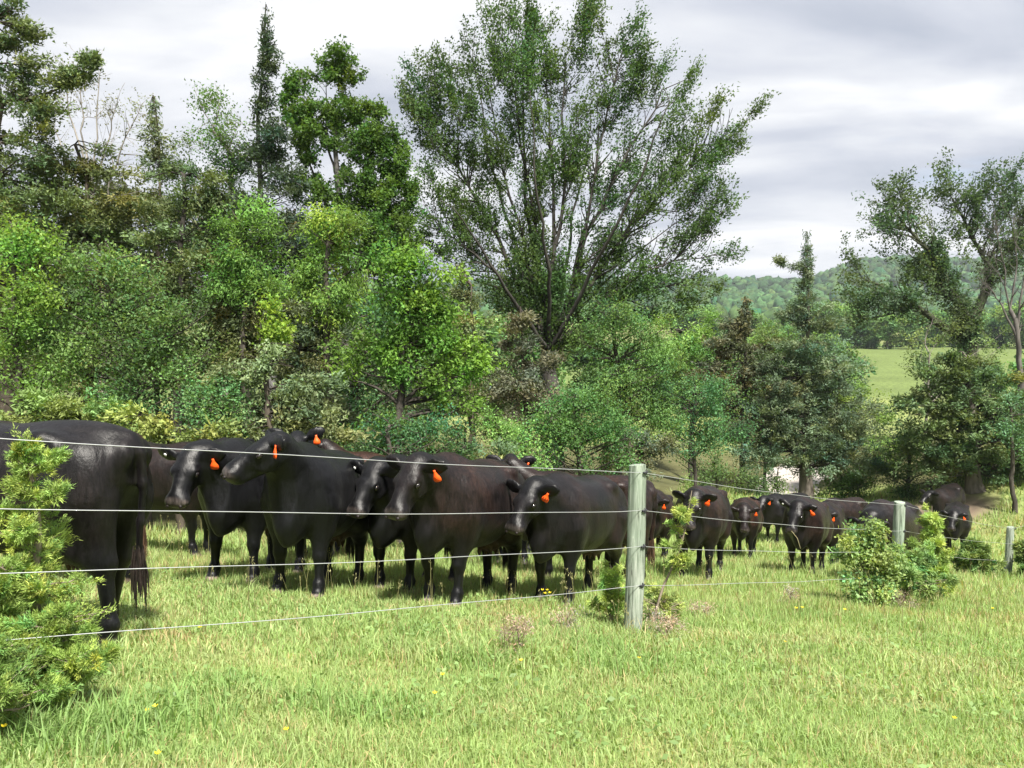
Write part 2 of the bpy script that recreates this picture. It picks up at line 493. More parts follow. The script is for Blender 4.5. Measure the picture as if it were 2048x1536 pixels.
def needle_arrays(pos, d, L, W, col, rg):
    n = len(pos)
    d = unit(d)
    r = rg.normal(size=(n, 3)) * 0.75 + np.array([0, 0, 0.8])
    side = unit(np.cross(d, r)) * (W * 0.5)[:, None]
    mid = pos + d * (L * 0.25)[:, None]
    v = np.stack([mid - side, mid + side, pos + d * L[:, None]], 1).reshape(-1, 3)
    return v, np.arange(n * 3).reshape(n, 3), np.repeat(col, 3, axis=0)

def crown_mesh(name, lv, needle):
    tri = lv[1].shape[1] == 3
    return npmesh(name, lv[0], None if tri else lv[1], lv[1] if tri else None, M_NEEDLE if needle else M_LEAF, lv[2])

def leaf_arrays(pos, d, L, W, col, rg, fold=0.25):
    n = len(pos)
    d = unit(d)
    r = rg.normal(size=(n, 3)) * 0.7 + np.array([0, 0, 0.9])
    side = unit(np.cross(d, r))
    nor = np.cross(side, d)
    L = L[:, None]; W = W[:, None]
    mid = pos + d * L * 0.48
    v = np.stack([pos, mid + side * W * 0.5 + nor * W * fold, pos + d * L, mid - side * W * 0.5 + nor * W * fold], 1).reshape(-1, 3)
    q = np.arange(n * 4).reshape(n, 4)
    return v, q, np.repeat(col, 4, axis=0)

def grow(seed, trunk, trunk_r, limbs, blobs, n2, n3, m, leaf, slope=0.8, pen=0.6, limb_from=None, shell=0.5, jit=0.12, spread=0.7, droop=0.25,
         bark=(0.062, 0.054, 0.046), col=(0.07, 0.12, 0.03), colvar=0.28, tipcol=None, needle=False, limb_r=0.5, curve=0.35, twig_r=0.006, bare=False, inner=0.0, wind=(0, 0, 0), clump=8, crad=0.40, cflat=0.8, taper=0.8, br2=0.28, twig_dark=1.0, tri=False, focus=None, leader=None):
    """trunk: control points (K,3) local; limbs: list of control point lists; blobs (n,7): centre xyz, radii xyz, weight. Returns wood mesh arrays and leaf arrays."""
    rg = np.random.default_rng(seed)
    wood = MB()
    leafcol = np.array(col) * (np.array([1.72, 1.76, 1.85]))
    def poly(ctrl, K):
        ctrl = np.asarray(ctrl, float)
        s = np.concatenate([[0], np.cumsum(np.linalg.norm(np.diff(ctrl, axis=0), axis=1))]); s /= s[-1]
        t = np.linspace(0, 1, K)
        P = np.stack([np.interp(t, s, ctrl[:, k]) for k in range(3)], -1)
        for _ in range(2):
            P[1:-1] = 0.25 * P[:-2] + 0.5 * P[1:-1] + 0.25 * P[2:]
        L = np.linalg.norm(ctrl[-1] - ctrl[0])
        P[1:-1] += np.cumsum(rg.normal(size=(K - 2, 3)), axis=0) * 0.006 * L
        return P
    bc = np.array(bark)
    tp = poly(trunk, 16)
    tr = np.linspace(1, 0, 16) ** taper
    tr = trunk_r[0] * tr + trunk_r[1] * (1 - tr)
    tr[0] *= 1.35; tr[1] *= 1.12
    V, Q = tubes(tp[None], tr[None], 9); wood.add(V, Q, c=bc * (0.8 + 0.4 * rg.random((len(V), 1))))
    nodes = [tp]; ntan = [unit(np.gradient(tp, axis=0))]; nrad = [tr]
    for li, lm in enumerate(limbs):
        k = 15 if limb_from is None else limb_from[li % len(limb_from)]
        start = tp[k]
        ctrl = np.concatenate([[start], np.asarray(lm, float).reshape(-1, 3)])
        P = poly(ctrl, 16)
        r0 = tr[k] * limb_r * (0.85 + 0.3 * rg.random())
        rad = r0 * np.linspace(1, 0.12, 16)
        V, Q = tubes(P[None], rad[None], 7); wood.add(V, Q, c=bc * (0.8 + 0.4 * rg.random((len(V), 1))))
        nodes.append(P[2:]); ntan.append(unit(np.gradient(P, axis=0))[2:]); nrad.append(rad[2:])
    B = np.asarray(blobs, float)
    wts = B[:, 6] / B[:, 6].sum()
    def sample(n, sh):
        k = rg.choice(len(B), n, p=wts)
        dd = unit(rg.normal(size=(n, 3)))
        rr = rg.random(n) ** (1 / 3) if sh <= 0 else (1 - sh * rg.random(n) ** 1.6)
        return B[k, :3] + dd * rr[:, None] * B[k, 3:6], k
    def attach(T, NP, NT, NR, S_, r_base, r_tip, level):
        D = T[:, None, :] - NP[None]
        dist = np.linalg.norm(D, axis=2)
        dxy = np.linalg.norm(D[:, :, :2], axis=2)
        cost = dist + pen * np.abs(D[:, :, 2] - slope * dxy) + rg.random(dist.shape) * 0.15 * dist.mean()
        if focus is not None:
            rd = unit(T - np.array(focus))
            cs = (D * rd[:, None, :]).sum(2) / (dist + 1e-6)
            cost = dist * (1 + 3.5 * (1 - cs)) + rg.random(dist.shape) * 0.1 * dist.mean()
        j = cost.argmin(1)
        p0 = NP[j]; dv = T - p0; L = np.linalg.norm(dv, axis=1, keepdims=True)
        out = unit(dv)
        d0 = unit(NT[j] * 0.6 + out * 0.7 + rg.normal(size=p0.shape) * 0.18)
        d1 = unit(out + np.array([0, 0, 0.25 * slope]) + rg.normal(size=p0.shape) * 0.25)
        p1 = p0 + d0 * L * curve; p2 = T - d1 * L * 0.3
        C = bez(p0, p1, p2, T, np.linspace(0, 1, S_))
        rb = np.minimum(NR[j] * 0.6, r_base * (0.5 + 0.5 * np.clip(L[:, 0] / max(L.mean(), .01), 0.3, 2)))
        rad = rb[:, None] * np.linspace(1, 0, S_)[None] + r_tip * np.linspace(0, 1, S_)[None]
        return C, rad, (p0, p1, p2, T)
    NP, NT, NR = np.concatenate(nodes), np.concatenate(ntan), np.concatenate(nrad)
    ok = NP[:, 2] > tp[0, 2] + 0.12 * (tp[-1, 2] - tp[0, 2])
    NP, NT, NR = NP[ok], NT[ok], NR[ok]
    T2, _ = sample(n2, 0.0)
    C2, r2, _x = attach(T2, NP, NT, NR, 9, trunk_r[0] * br2, twig_r, 2)
    V, Q = tubes(C2[:, ::2] if C2.shape[1] == 9 else C2, r2[:, ::2] if C2.shape[1] == 9 else r2, 3 if needle else 4); wood.add(V, Q, c=bc * twig_dark * (0.8 + 0.4 * rg.random((len(V), 1))))
    NP2 = np.concatenate([C2[:, 2:].reshape(-1, 3), NP]); NT2 = np.concatenate([unit(np.gradient(C2, axis=1))[:, 2:].reshape(-1, 3), NT]); NR2 = np.concatenate([r2[:, 2:].ravel(), NR])
    nc = max(6, int(n3 / clump))
    CC, ck = sample(nc, shell)
    far_ = rg.random(nc) < 0.14
    CC[far_] = B[ck[far_], :3] + (CC[far_] - B[ck[far_], :3]) * (1.1 + 0.35 * rg.random((far_.sum(), 1)))
    pick = rg.integers(nc, size=n3)
    kb = ck[pick]
    rbar = np.minimum(B[kb, 3:6].mean(1), 0.9)[:, None]
    T3 = CC[pick] + rg.normal(size=(n3, 3)) * np.maximum(crad * rbar, 0.2 * leaf[0]) * np.array([1, 1, cflat])
    if focus is not None:
        rd_ = unit(CC[pick] - np.array(focus))
        T3 = T3 + rd_ * (rg.normal(size=(n3, 1)) * 0.38)
    if leader is not None:
        # ragged short shoots all the way up the leading stem
        lt, lb, r0_, r1_, ln_ = leader
        f_ = rg.random(ln_) ** 0.62
        az_ = rg.random(ln_) * 6.283
        side_ = (r0_ + (r1_ - r0_) * f_) * (0.15 + 0.85 * rg.random(ln_)) * (0.45 + 0.55 * np.abs(np.sin(f_ * 23 + az_)))
        LT = np.array(lt)[None] * (1 - f_)[:, None] + np.array(lb)[None] * f_[:, None]
        LT = LT + np.stack([np.cos(az_) * side_, np.sin(az_) * side_, side_ * 0.5], -1)
        T3 = np.concatenate([T3, LT]); kb = np.concatenate([kb, np.zeros(ln_, int)]); pick = np.concatenate([pick, rg.integers(nc, size=ln_)])
        n3 = len(T3)
    C3, r3, bz = attach(T3, NP2, NT2, NR2, 5, twig_r * 2.4, twig_r * 0.4, 3)
    st_ = 2 if needle else 1
    V, Q = tubes(C3[::st_, ::2], r3[::st_, ::2], 3); wood.add(V, Q, c=bc * twig_dark * (0.7 + 0.4 * rg.random((len(V), 1))))
    if m <= 0:
        return wood, None
    # leaves
    t = 0.25 + 0.78 * rg.random((n3, m)) ** 0.75
    t = t[:, :, None]
    p0, p1, p2, p3 = [a[:, None, :] for a in bz]
    Lp = np.linalg.norm(bz[3] - bz[0], axis=1)
    # keep leaves on the outer part of very long twigs
    t = 1 - (1 - t) * np.minimum(1.0, 0.9 / (Lp + 1e-6))[:, None, None]
    X = ((1 - t) ** 3) * p0 + 3 * t * (1 - t) ** 2 * p1 + 3 * t * t * (1 - t) * p2 + (t ** 3) * p3
    Tn = unit(3 * (1 - t) ** 2 * (p1 - p0) + 6 * t * (1 - t) * (p2 - p1) + 3 * t * t * (p3 - p2))
    X = X + rg.normal(size=X.shape) * jit
    Dv = Tn * 0.8 + rg.normal(size=X.shape) * spread + np.array([0, 0, -droop]) + np.array(wind)
    n = n3 * m
    Ls = leaf[0] * (0.6 + 0.8 * rg.random(n)); Ws = leaf[1] * (0.6 + 0.8 * rg.random(n))
    tone = (1 + colvar * rg.normal(size=(len(B), 1)) * 0.45)[kb] * (1 + colvar * 0.55 * rg.normal(size=(nc, 1)))[pick]
    tone = tone * (1 + colvar * 0.4 * rg.normal(size=(n3, 1)))
    tone = np.clip(tone, 0.45, 1.8)
    c = leafcol[None] * np.repeat(tone, m, axis=0) * (1 + 0.13 * rg.normal(size=(n, 1)))
    hue = (rg.normal(size=(nc, 1)) * 0.13)[pick]
    c = c * (1 + np.repeat(hue, m, axis=0) * np.array([1.0, 0.1, -0.6]))
    if tipcol is not None:
        w = (t[:, :, 0].ravel() > 0.82) & (rg.random(n) < 0.7)
        c[w] = np.array(tipcol) * (1 + 0.2 * rg.normal(size=(w.sum(), 1)))
    c = np.clip(c, 0.004, 0.6)
    lv = needle_arrays(X.reshape(-1, 3), Dv.reshape(-1, 3), Ls, Ws, c, rg) if (needle or tri) else leaf_arrays(X.reshape(-1, 3), Dv.reshape(-1, 3), Ls, Ws, c, rg)
    return wood, lv

TREES = []
def plant(name, label, cat, u0, d, blobs, seed, group=None, trunk=None, limbs=(), trunk_r=(0.12, 0.03), dens=45, m=22, leaf=(0.085, 0.05), n2=None, slope=0.8,
          needle=False, limb_px=None, tip=None, sink=0.1, wrapname='crown', **kw):
    """blobs in photo pixels at distance d: (u, v, ru, rv[, depth shift m[, weight]])"""
    bx = ux(u0, d)
    base = np.array([bx, d, float(gz(bx, d))])
    k = d / FPX
    BB = []
    area = 0
    for b in blobs:
        u, v, ru, rv = b[:4]
        dd = b[4] if len(b) > 4 else 0.0
        w = b[5] if len(b) > 5 else 1.0
        c = at(u, v, d + dd) - base
        rx, rz = ru * k, rv * k
        ry = 0.75 * max(min(rx, 2.2 * rz), 0.5 * rx)
        BB.append((*c, rx, ry, rz, max(rx * rz, 0.035) * w))
        area += math.pi * max(rx * rz, 0.035) * w
    n3 = max(24, int(dens * area))
    n2 = n2 or max(8, int(n3 / 9))
    def P(q):
        u, v = q[:2]
        dd = q[2] if len(q) > 2 else 0.0
        return at(u, v, d + dd) - base
    if trunk is None:
        b0 = BB[0]
        top = np.array(b0[:3])
        tpts = [np.array([0, 0, -sink]), top * 0.5 + np.array([0.0, 0, 0]), top]
    else:
        tpts = [np.array([0, 0, -sink])] + [P(q) for q in trunk]
    lm = [[P(q) for q in l] for l in limbs]
    tri = not needle
    if tri and m > 0:
        m = int(m * 1.5); leaf = (leaf[0] * 0.84, leaf[1] * 0.92)
    if kw.pop('radial', False): kw['focus'] = tpts[-1]
    wood, lv = grow(seed, tpts, trunk_r, lm, BB, n2, n3, m, leaf, slope=slope, needle=needle, tri=tri, **kw)
    root = empty(name, tuple(base), label, cat, group)
    wood.build('trunk', M_BARK, root, True)
    if lv is not None:
        link(wrapname, crown_mesh(wrapname, lv, needle), root)
        TREES.append((name, n3, len(lv[1])))
    return root

def cedar(label, u0, d, blobs, seed, top=None, col=(0.07, 0.085, 0.03), dens=70, m=26, leaf=(0.10, 0.040), trunk_r=(0.13, 0.02), **kw):
    kw.setdefault('spread', 0.46); kw.setdefault('droop', 0.0); kw.setdefault('jit', 0.06); kw.setdefault('slope', 0.15); kw.setdefault('pen', 1.0)
    kw.setdefault('shell', 0.6); kw.setdefault('bark', (0.075, 0.062, 0.05)); kw.setdefault('colvar', 0.25); kw.setdefault('cflat', 0.28); kw.setdefault('crad', 0.36); kw.setdefault('clump', 6); kw.setdefault('taper', 1.15); kw.setdefault('br2', 0.15); kw.setdefault('twig_dark', 0.6)
    sp = kw.pop('spire', None)
    if sp:
        # (v_top, v_bottom, r_top, r_bottom) in pixels
        tu = top[0] if top else u0
        kk_ = d / FPX
        b0 = np.array([ux(u0, d), d, float(gz(ux(u0, d), d))])
        ub = tu + (u0 - tu) * 0.4
        kw['leader'] = (at(tu, sp[0], d) - b0, at(ub, sp[1], d) - b0, sp[2] * kk_, sp[3] * kk_, int((sp[1] - sp[0]) * kk_ * 30))
    tb = top or (blobs[0][0], blobs[0][1] - blobs[0][3] * 0.8)
    mid = ((u0 + tb[0]) / 2 + 4, 0)
    gpy = None
    bx = ux(u0, d); base_v = 700 + (CAM_Z - float(gz(bx, d))) * FPX / d
    trunk = kw.pop('trunk', None) or [(u0 * 0.5 + tb[0] * 0.5, base_v * 0.5 + tb[1] * 0.5), tb]
    return plant('cedar_tree', label, 'tree', u0, d, blobs, seed, trunk=trunk, dens=dens, m=int(m * 1.5), leaf=leaf, trunk_r=trunk_r, col=col, needle=True, **kw)

def shrub(label, u0, d, blobs, seed, col, name='shrub', cat='shrub', **kw):
    kw.setdefault('trunk_r', (0.07, 0.03)); kw.setdefault('jit', 0.10); kw.setdefault('shell', 0.55)
    return plant(name, label, cat, u0, d, blobs, seed, col=col, **kw)
# ------------------------------------------------------------------ the wood on the left
GL = 'trees along the wood edge'
OLIVE = (0.072, 0.096, 0.036); DARKC = (0.034, 0.05, 0.028); GREYC = (0.10, 0.11, 0.055)
cedar('tall open cedar at the left picture edge, its top out of frame', 18, 15, [(14, -70, 34, 60), (24, 20, 40, 30), (40, 75, 46, 22), (10, 90, 40, 24), (44, 135, 50, 20), (20, 180, 66, 34), (50, 225, 80, 22), (30, 265, 90, 26), (20, 320, 95, 44), (50, 400, 120, 50), (30, 500, 120, 70), (40, 600, 130, 80), (190, 120, 22, 8, 0, 1.6), (150, 145, 30, 9, 0, 1.8), (110, 165, 40, 10, 0, 1.8), (70, 185, 40, 10)], 101, limbs=[[(60, 192), (120, 165), (200, 116)]], limb_from=[10], limb_r=0.5, top=(10, -140), col=OLIVE, dens=81, trunk_r=(0.19, 0.03))
plant('bare_tree', 'nearly leafless grey tree with upright twigs against the sky, left', 'tree', 195, 19.5, [(140, 150, 30, 60), (190, 140, 40, 50), (240, 210, 40, 40), (285, 220, 25, 40), (180, 250, 80, 70), (200, 340, 90, 60)], 102,
      trunk=[(190, 700), (185, 520), (182, 400)], trunk_r=(0.13, 0.06), limbs=[[(150, 250), (125, 120)], [(170, 230), (160, 95)], [(195, 250), (205, 100)], [(225, 280), (250, 165)], [(240, 300), (298, 195)], [(140, 330), (95, 220)]], limb_from=[13, 14, 15, 15, 14, 12],
      dens=26, m=5, leaf=(0.07, 0.045), slope=2.2, col=(0.09, 0.10, 0.03), bark=(0.24, 0.22, 0.2), limb_r=0.55, jit=0.05)
cedar('thin half dead cedar top beside the bare tree', 322, 17.5, [(322, 350, 45, 30), (330, 430, 60, 50)], 103, top=(306, 190), spire=(192, 350, 2, 48), col=(0.085, 0.10, 0.05), dens=52, trunk_r=(0.09, 0.015))
plant('deciduous_tree', 'slim leafy tree with a rounded green tuft on top, beside the dark spire', 'tree', 425, 18, [(420, 182, 34, 24), (390, 200, 16, 18), (440, 215, 22, 20), (395, 262, 36, 30), (455, 262, 44, 24), (420, 320, 60, 34), (470, 330, 36, 40), (380, 400, 66, 50), (440, 450, 80, 60), (400, 540, 90, 80)], 104,
      trunk=[(440, 700), (432, 450), (424, 260)], trunk_r=(0.11, 0.03), limbs=[[(400, 210), (388, 170)], [(440, 220), (430, 160)], [(460, 300), (480, 250)]], limb_from=[14, 15, 11], dens=43, m=20, slope=1.4, col=(0.055, 0.105, 0.026), bark=(0.19, 0.17, 0.15))
cedar('dark narrow cedar spire rising highest against the sky', 534, 18, [(552, 110, 14, 34), (545, 290, 52, 30), (515, 320, 60, 34), (560, 360, 60, 34), (530, 410, 84, 40), (550, 480, 95, 46), (530, 560, 95, 60)], 105, top=(532, 8), spire=(12, 300, 1, 48), col=DARKC, dens=73, trunk_r=(0.17, 0.015), bark=(0.12, 0.115, 0.115))
plant('maple_tree', 'tall dark green maple with dense rounded foliage clumps beside the spire', 'tree', 690, 18.5, [(668, 112, 34, 22), (690, 140, 36, 22), (664, 160, 26, 16), (606, 160, 38, 24), (590, 200, 26, 34), (625, 225, 46, 22), (690, 215, 48, 22), (735, 225, 36, 28), (640, 262, 56, 22), (765, 275, 46, 30), (715, 290, 50, 28), (790, 320, 36, 36), (735, 345, 56, 28), (800, 390, 34, 40), (690, 385, 60, 30), (760, 420, 70, 36), (620, 300, 30, 26), (610, 370, 30, 40), (700, 470, 90, 40), (780, 490, 60, 40)], 106,
      trunk=[(690, 700), (684, 480), (672, 250)], trunk_r=(0.17, 0.04), limbs=[[(620, 330), (605, 180)], [(650, 300), (665, 120)], [(730, 350), (760, 260)], [(760, 420), (800, 360)], [(720, 300), (735, 220)]], limb_from=[10, 13, 11, 8, 14], dens=104, m=30, leaf=(0.095, 0.066), slope=1.0, clump=2, crad=0.20, col=(0.048, 0.088, 0.018), bark=(0.09, 0.085, 0.08), jit=0.06, shell=0.36, droop=0.35, colvar=0.2)
cedar('broad olive cedar with long level boughs behind the left shrubs', 175, 15.8, [(150, 300, 90, 14), (110, 345, 80, 20), (205, 345, 80, 18), (140, 400, 110, 30), (235, 420, 80, 28), (170, 470, 120, 34), (120, 540, 120, 44), (230, 550, 110, 44), (170, 640, 150, 60), (170, 740, 150, 60)], 107, col=(0.088, 0.102, 0.036), dens=75, trunk_r=(0.16, 0.03))
cedar('olive cedar with a bare dark stem showing through its middle', 346, 15.2, [(345, 345, 50, 16), (300, 380, 60, 18), (410, 372, 66, 16), (350, 420, 90, 22), (300, 470, 70, 24), (420, 470, 70, 28), (350, 540, 110, 36), (340, 610, 120, 44), (380, 700, 130, 60)], 108, col=(0.074, 0.102, 0.040), dens=73, trunk_r=(0.13, 0.03), bark=(0.05, 0.045, 0.04))
cedar('dull olive cedar between the leafy shrub and the ash saplings', 470, 15.4, [(450, 520, 60, 30), (480, 570, 76, 34), (440, 620, 80, 36), (500, 650, 70, 40), (460, 720, 110, 50)], 109, col=(0.09, 0.10, 0.04), dens=75)
plant('ash_tree', 'young ash with light yellow green drooping leaflets below the maple', 'tree', 662, 14.6, [(655, 432, 48, 22), (690, 460, 44, 28), (640, 480, 44, 30), (700, 505, 44, 26), (650, 530, 44, 30), (625, 560, 36, 26), (690, 560, 40, 30), (660, 610, 60, 40)], 110,
      trunk_r=(0.09, 0.03), dens=95, m=26, leaf=(0.11, 0.036), col=(0.110, 0.175, 0.036), droop=0.75, spread=0.6, jit=0.09, slope=1.0)
plant('ash_tree', 'young ash with mid green narrow leaflets left of the lighter one', 'tree', 500, 14.9, [(505, 425, 46, 24), (470, 455, 44, 28), (530, 465, 44, 30), (490, 500, 52, 30), (545, 520, 44, 34), (480, 560, 50, 40), (540, 585, 60, 40)], 111,
      trunk_r=(0.09, 0.03), dens=78, m=24, leaf=(0.11, 0.036), col=(0.085, 0.155, 0.035), droop=0.7, spread=0.6, jit=0.09, slope=1.0)
plant('maple_tree', 'bright green young maple with layered boughs standing behind the cows', 'tree', 800, 13.6, [(695, 690, 46, 24), (765, 680, 50, 24), (805, 712, 50, 26), (840, 752, 54, 28), (900, 690, 52, 36), (925, 730, 36, 30), (690, 748, 44, 18), (730, 775, 36, 20), (870, 790, 50, 26), (915, 810, 36, 26), (845, 640, 46, 40), (800, 590, 60, 44), (870, 560, 46, 50), (800, 520, 60, 40), (880, 610, 40, 36), (690, 872, 46, 24), (820, 850, 60, 30)], 112,
      trunk=[(800, 900), (810, 750), (820, 560)], trunk_r=(0.11, 0.03), dens=81, m=25, leaf=(0.10, 0.055), col=(0.080, 0.150, 0.026), droop=0.55, spread=0.65, jit=0.085, slope=0.45, shell=0.5, colvar=0.3)
shrub('large mid green leafy shrub in front of the cedars at left', 290, 12.6, [(200, 545, 60, 34), (275, 530, 56, 34), (340, 560, 56, 34), (160, 590, 60, 34), (250, 600, 80, 34), (350, 620, 66, 40), (130, 650, 64, 40), (220, 670, 80, 40), (310, 690, 84, 40), (390, 690, 40, 40), (170, 730, 90, 40), (270, 760, 90, 40), (380, 760, 60, 30), (220, 810, 100, 36)], 113, (0.080, 0.140, 0.045), colvar=0.36, dens=83, m=22, leaf=(0.075, 0.042))
shrub('tall light green shrub at the left picture edge', 40, 12.1, [(25, 450, 46, 34), (70, 480, 46, 34), (10, 510, 50, 36), (60, 540, 56, 30), (20, 590, 60, 34), (85, 590, 34, 30), (50, 635, 50, 30), (5, 700, 36, 40), (60, 760, 70, 40)], 114, (0.115, 0.19, 0.04), dens=78, m=22, leaf=(0.075, 0.045))
cedar('low spreading yellowish cedar behind the near cow at left', 100, 11.4, [(40, 812, 110, 16), (150, 818, 100, 16), (240, 835, 90, 16), (70, 850, 120, 20), (190, 860, 120, 22), (110, 900, 160, 30)], 115, col=(0.118, 0.150, 0.042), dens=110, trunk_r=(0.1, 0.03))
cedar('low grey green cedar bough mass behind the raised cow head', 560, 12.4, [(530, 702, 80, 14), (600, 730, 60, 14), (500, 745, 90, 18), (560, 785, 100, 20), (630, 770, 60, 20), (470, 800, 60, 18), (600, 830, 90, 24), (500, 860, 110, 22), (640, 880, 90, 24)], 116, col=(0.112, 0.138, 0.062), dens=94, trunk_r=(0.1, 0.03))
cedar('short yellow green cedar right behind the cow with lowered head', 360, 11.7, [(330, 868, 60, 14), (400, 860, 66, 16), (460, 872, 60, 16), (380, 900, 110, 26)], 117, col=(0.125, 0.158, 0.048), dens=110, trunk_r=(0.08, 0.02))
shrub('bluish green shrub low in the wood edge, above the lowered cow head', 420, 12.2, [(430, 790, 80, 26), (370, 815, 60, 26), (470, 825, 70, 26), (400, 850, 80, 22)], 118, (0.09, 0.17, 0.06), dens=95, m=22, leaf=(0.06, 0.04))
shrub('small sprig of vivid yellow green leaves in the dark wood', 545, 12.8, [(540, 612, 10, 13), (536, 640, 12, 9), (556, 655, 13, 9), (546, 672, 14, 7)], 119, (0.14, 0.21, 0.03), name='sapling', cat='sapling', dens=134, m=14, leaf=(0.09, 0.055), trunk_r=(0.02, 0.01))
cedar('shadowed cedar filling the gap behind the vivid sprig', 610, 14.6, [(600, 625, 60, 26), (640, 660, 66, 30), (580, 700, 76, 30), (640, 740, 70, 34), (600, 800, 90, 40), (660, 840, 70, 40)], 120, col=(0.062, 0.082, 0.042), dens=72)
shrub('dark green shrub at the foot of the bright maple', 800, 13.0, [(780, 850, 56, 30), (850, 862, 60, 30), (900, 880, 50, 26), (760, 900, 70, 30), (840, 915, 80, 30)], 121, (0.05, 0.105, 0.042), dens=90, m=22, leaf=(0.06, 0.04))
plant('deciduous_tree', 'dark bluish leafed tree deep in the wood behind the bright maple', 'tree', 730, 16.5, [(700, 600, 70, 40), (760, 640, 60, 40), (720, 690, 80, 40), (760, 760, 90, 50), (690, 800, 60, 50)], 122, trunk_r=(0.12, 0.04), dens=54, m=20, leaf=(0.09, 0.055), col=(0.045, 0.09, 0.035))
# a second row closes the wood behind them
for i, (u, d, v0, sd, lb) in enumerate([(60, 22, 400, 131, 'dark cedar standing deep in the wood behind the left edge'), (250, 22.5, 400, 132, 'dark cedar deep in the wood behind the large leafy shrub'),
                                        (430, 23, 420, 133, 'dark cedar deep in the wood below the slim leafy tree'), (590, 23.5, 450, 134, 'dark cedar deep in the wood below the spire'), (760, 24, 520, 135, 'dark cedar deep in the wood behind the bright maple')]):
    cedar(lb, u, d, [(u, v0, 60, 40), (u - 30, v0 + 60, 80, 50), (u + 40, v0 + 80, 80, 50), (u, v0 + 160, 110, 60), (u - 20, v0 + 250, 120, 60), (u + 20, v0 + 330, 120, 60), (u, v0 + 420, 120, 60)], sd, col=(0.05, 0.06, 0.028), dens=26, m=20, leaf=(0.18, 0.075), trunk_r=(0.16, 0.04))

# ------------------------------------------------------------------ the big elm
plant('elm_tree', 'big vase shaped elm with fanning dark limbs in the centre', 'tree', 1112, 22,
      [(1000, 50, 40, 40), (1060, 55, 50, 40), (1165, 45, 34, 36), (1235, 70, 50, 36), (940, 120, 60, 34), (1040, 140, 80, 44), (1150, 130, 70, 44), (1270, 130, 60, 40), (880, 150, 40, 36), (830, 190, 26, 50), (850, 250, 50, 40),
       (950, 210, 80, 44), (1080, 230, 90, 50), (1210, 210, 80, 44), (1330, 190, 50, 40), (1390, 160, 36, 26), (1440, 210, 40, 30), (1500, 228, 34, 16), (1400, 250, 60, 34), (1310, 270, 70, 44), (880, 310, 60, 44), (985, 310, 80, 48), (1120, 330, 90, 50), (1240, 330, 80, 50), (1360, 330, 80, 40), (1450, 300, 34, 40),
       (870, 390, 50, 36), (960, 400, 70, 44), (1060, 420, 70, 44), (1180, 420, 70, 44), (1290, 410, 80, 40), (1400, 400, 60, 36), (1440, 430, 30, 46), (850, 460, 36, 16), (930, 480, 70, 30), (1010, 500, 60, 40), (1270, 490, 80, 36), (1380, 480, 60, 24), (1460, 505, 34, 12), (1200, 510, 60, 40), (1300, 555, 90, 24), (1250, 590, 70, 30), (1040, 570, 60, 40), (1120, 600, 50, 40), (1100, 520, 60, 50), (1380, 575, 50, 40), (900, 530, 40, 20), (1000, 600, 30, 30), (1110, 650, 44, 34), (1060, 640, 34, 34), (1170, 660, 44, 34), (1140, 720, 30, 34), (1080, 560, 60, 40), (1160, 560, 60, 40), (1220, 640, 60, 30), (1330, 620, 60, 24)], 201,
      trunk=[(1106, 860), (1104, 770), (1098, 700)], trunk_r=(0.30, 0.22), limb_r=0.34, limb_from=[15, 15, 14, 15, 15, 13, 15, 15],
      limbs=[[(1085, 650), (1055, 540), (1005, 360), (940, 110)], [(1070, 640), (1000, 550), (900, 460), (815, 440)], [(1100, 620), (1085, 450), (1050, 240), (1005, 25)], [(1112, 620), (1120, 450), (1105, 250), (1090, 40)],
             [(1130, 630), (1155, 480), (1190, 280), (1240, 50)], [(1135, 620), (1190, 480), (1270, 330), (1370, 160)], [(1140, 640), (1230, 500), (1350, 350), (1500, 230)], [(1150, 650), (1240, 580), (1340, 520), (1470, 500)], [(1070, 650), (1020, 520), (940, 360), (830, 180)],
             [(1160, 650), (1240, 600), (1330, 575), (1420, 580)], [(1120, 600, 1.0), (1150, 420, 2.0), (1190, 180, 2.6)], [(1105, 600, -1.0), (1090, 420, -2.0), (1060, 180, -2.6)], [(1110, 600), (1150, 400), (1165, 30)], [(1080, 620, .6), (1030, 450, 1.4), (975, 240, 2.0), (950, 60, 2)],
             [(1140, 620, -.6), (1210, 480, -1.6), (1300, 310, -2.4), (1330, 180, -2.4)], [(1065, 650, -.6), (985, 530, -1.6), (880, 400, -2.4)], [(1150, 640, .8), (1250, 520, 1.8), (1390, 400, 2.4)], [(1090, 610, .4), (1050, 420, .8), (1040, 60, 1.2)]],
      dens=50, m=22, leaf=(0.108, 0.060), n2=560, slope=1.9, clump=11, crad=0.20, cflat=1.1, radial=True, br2=0.13, col=(0.040, 0.072, 0.020), bark=(0.050, 0.046, 0.042), jit=0.085, spread=0.55, droop=0.05, wind=(0.4, 0.1, 0.1), shell=0.0, colvar=0.2, twig_r=0.006)

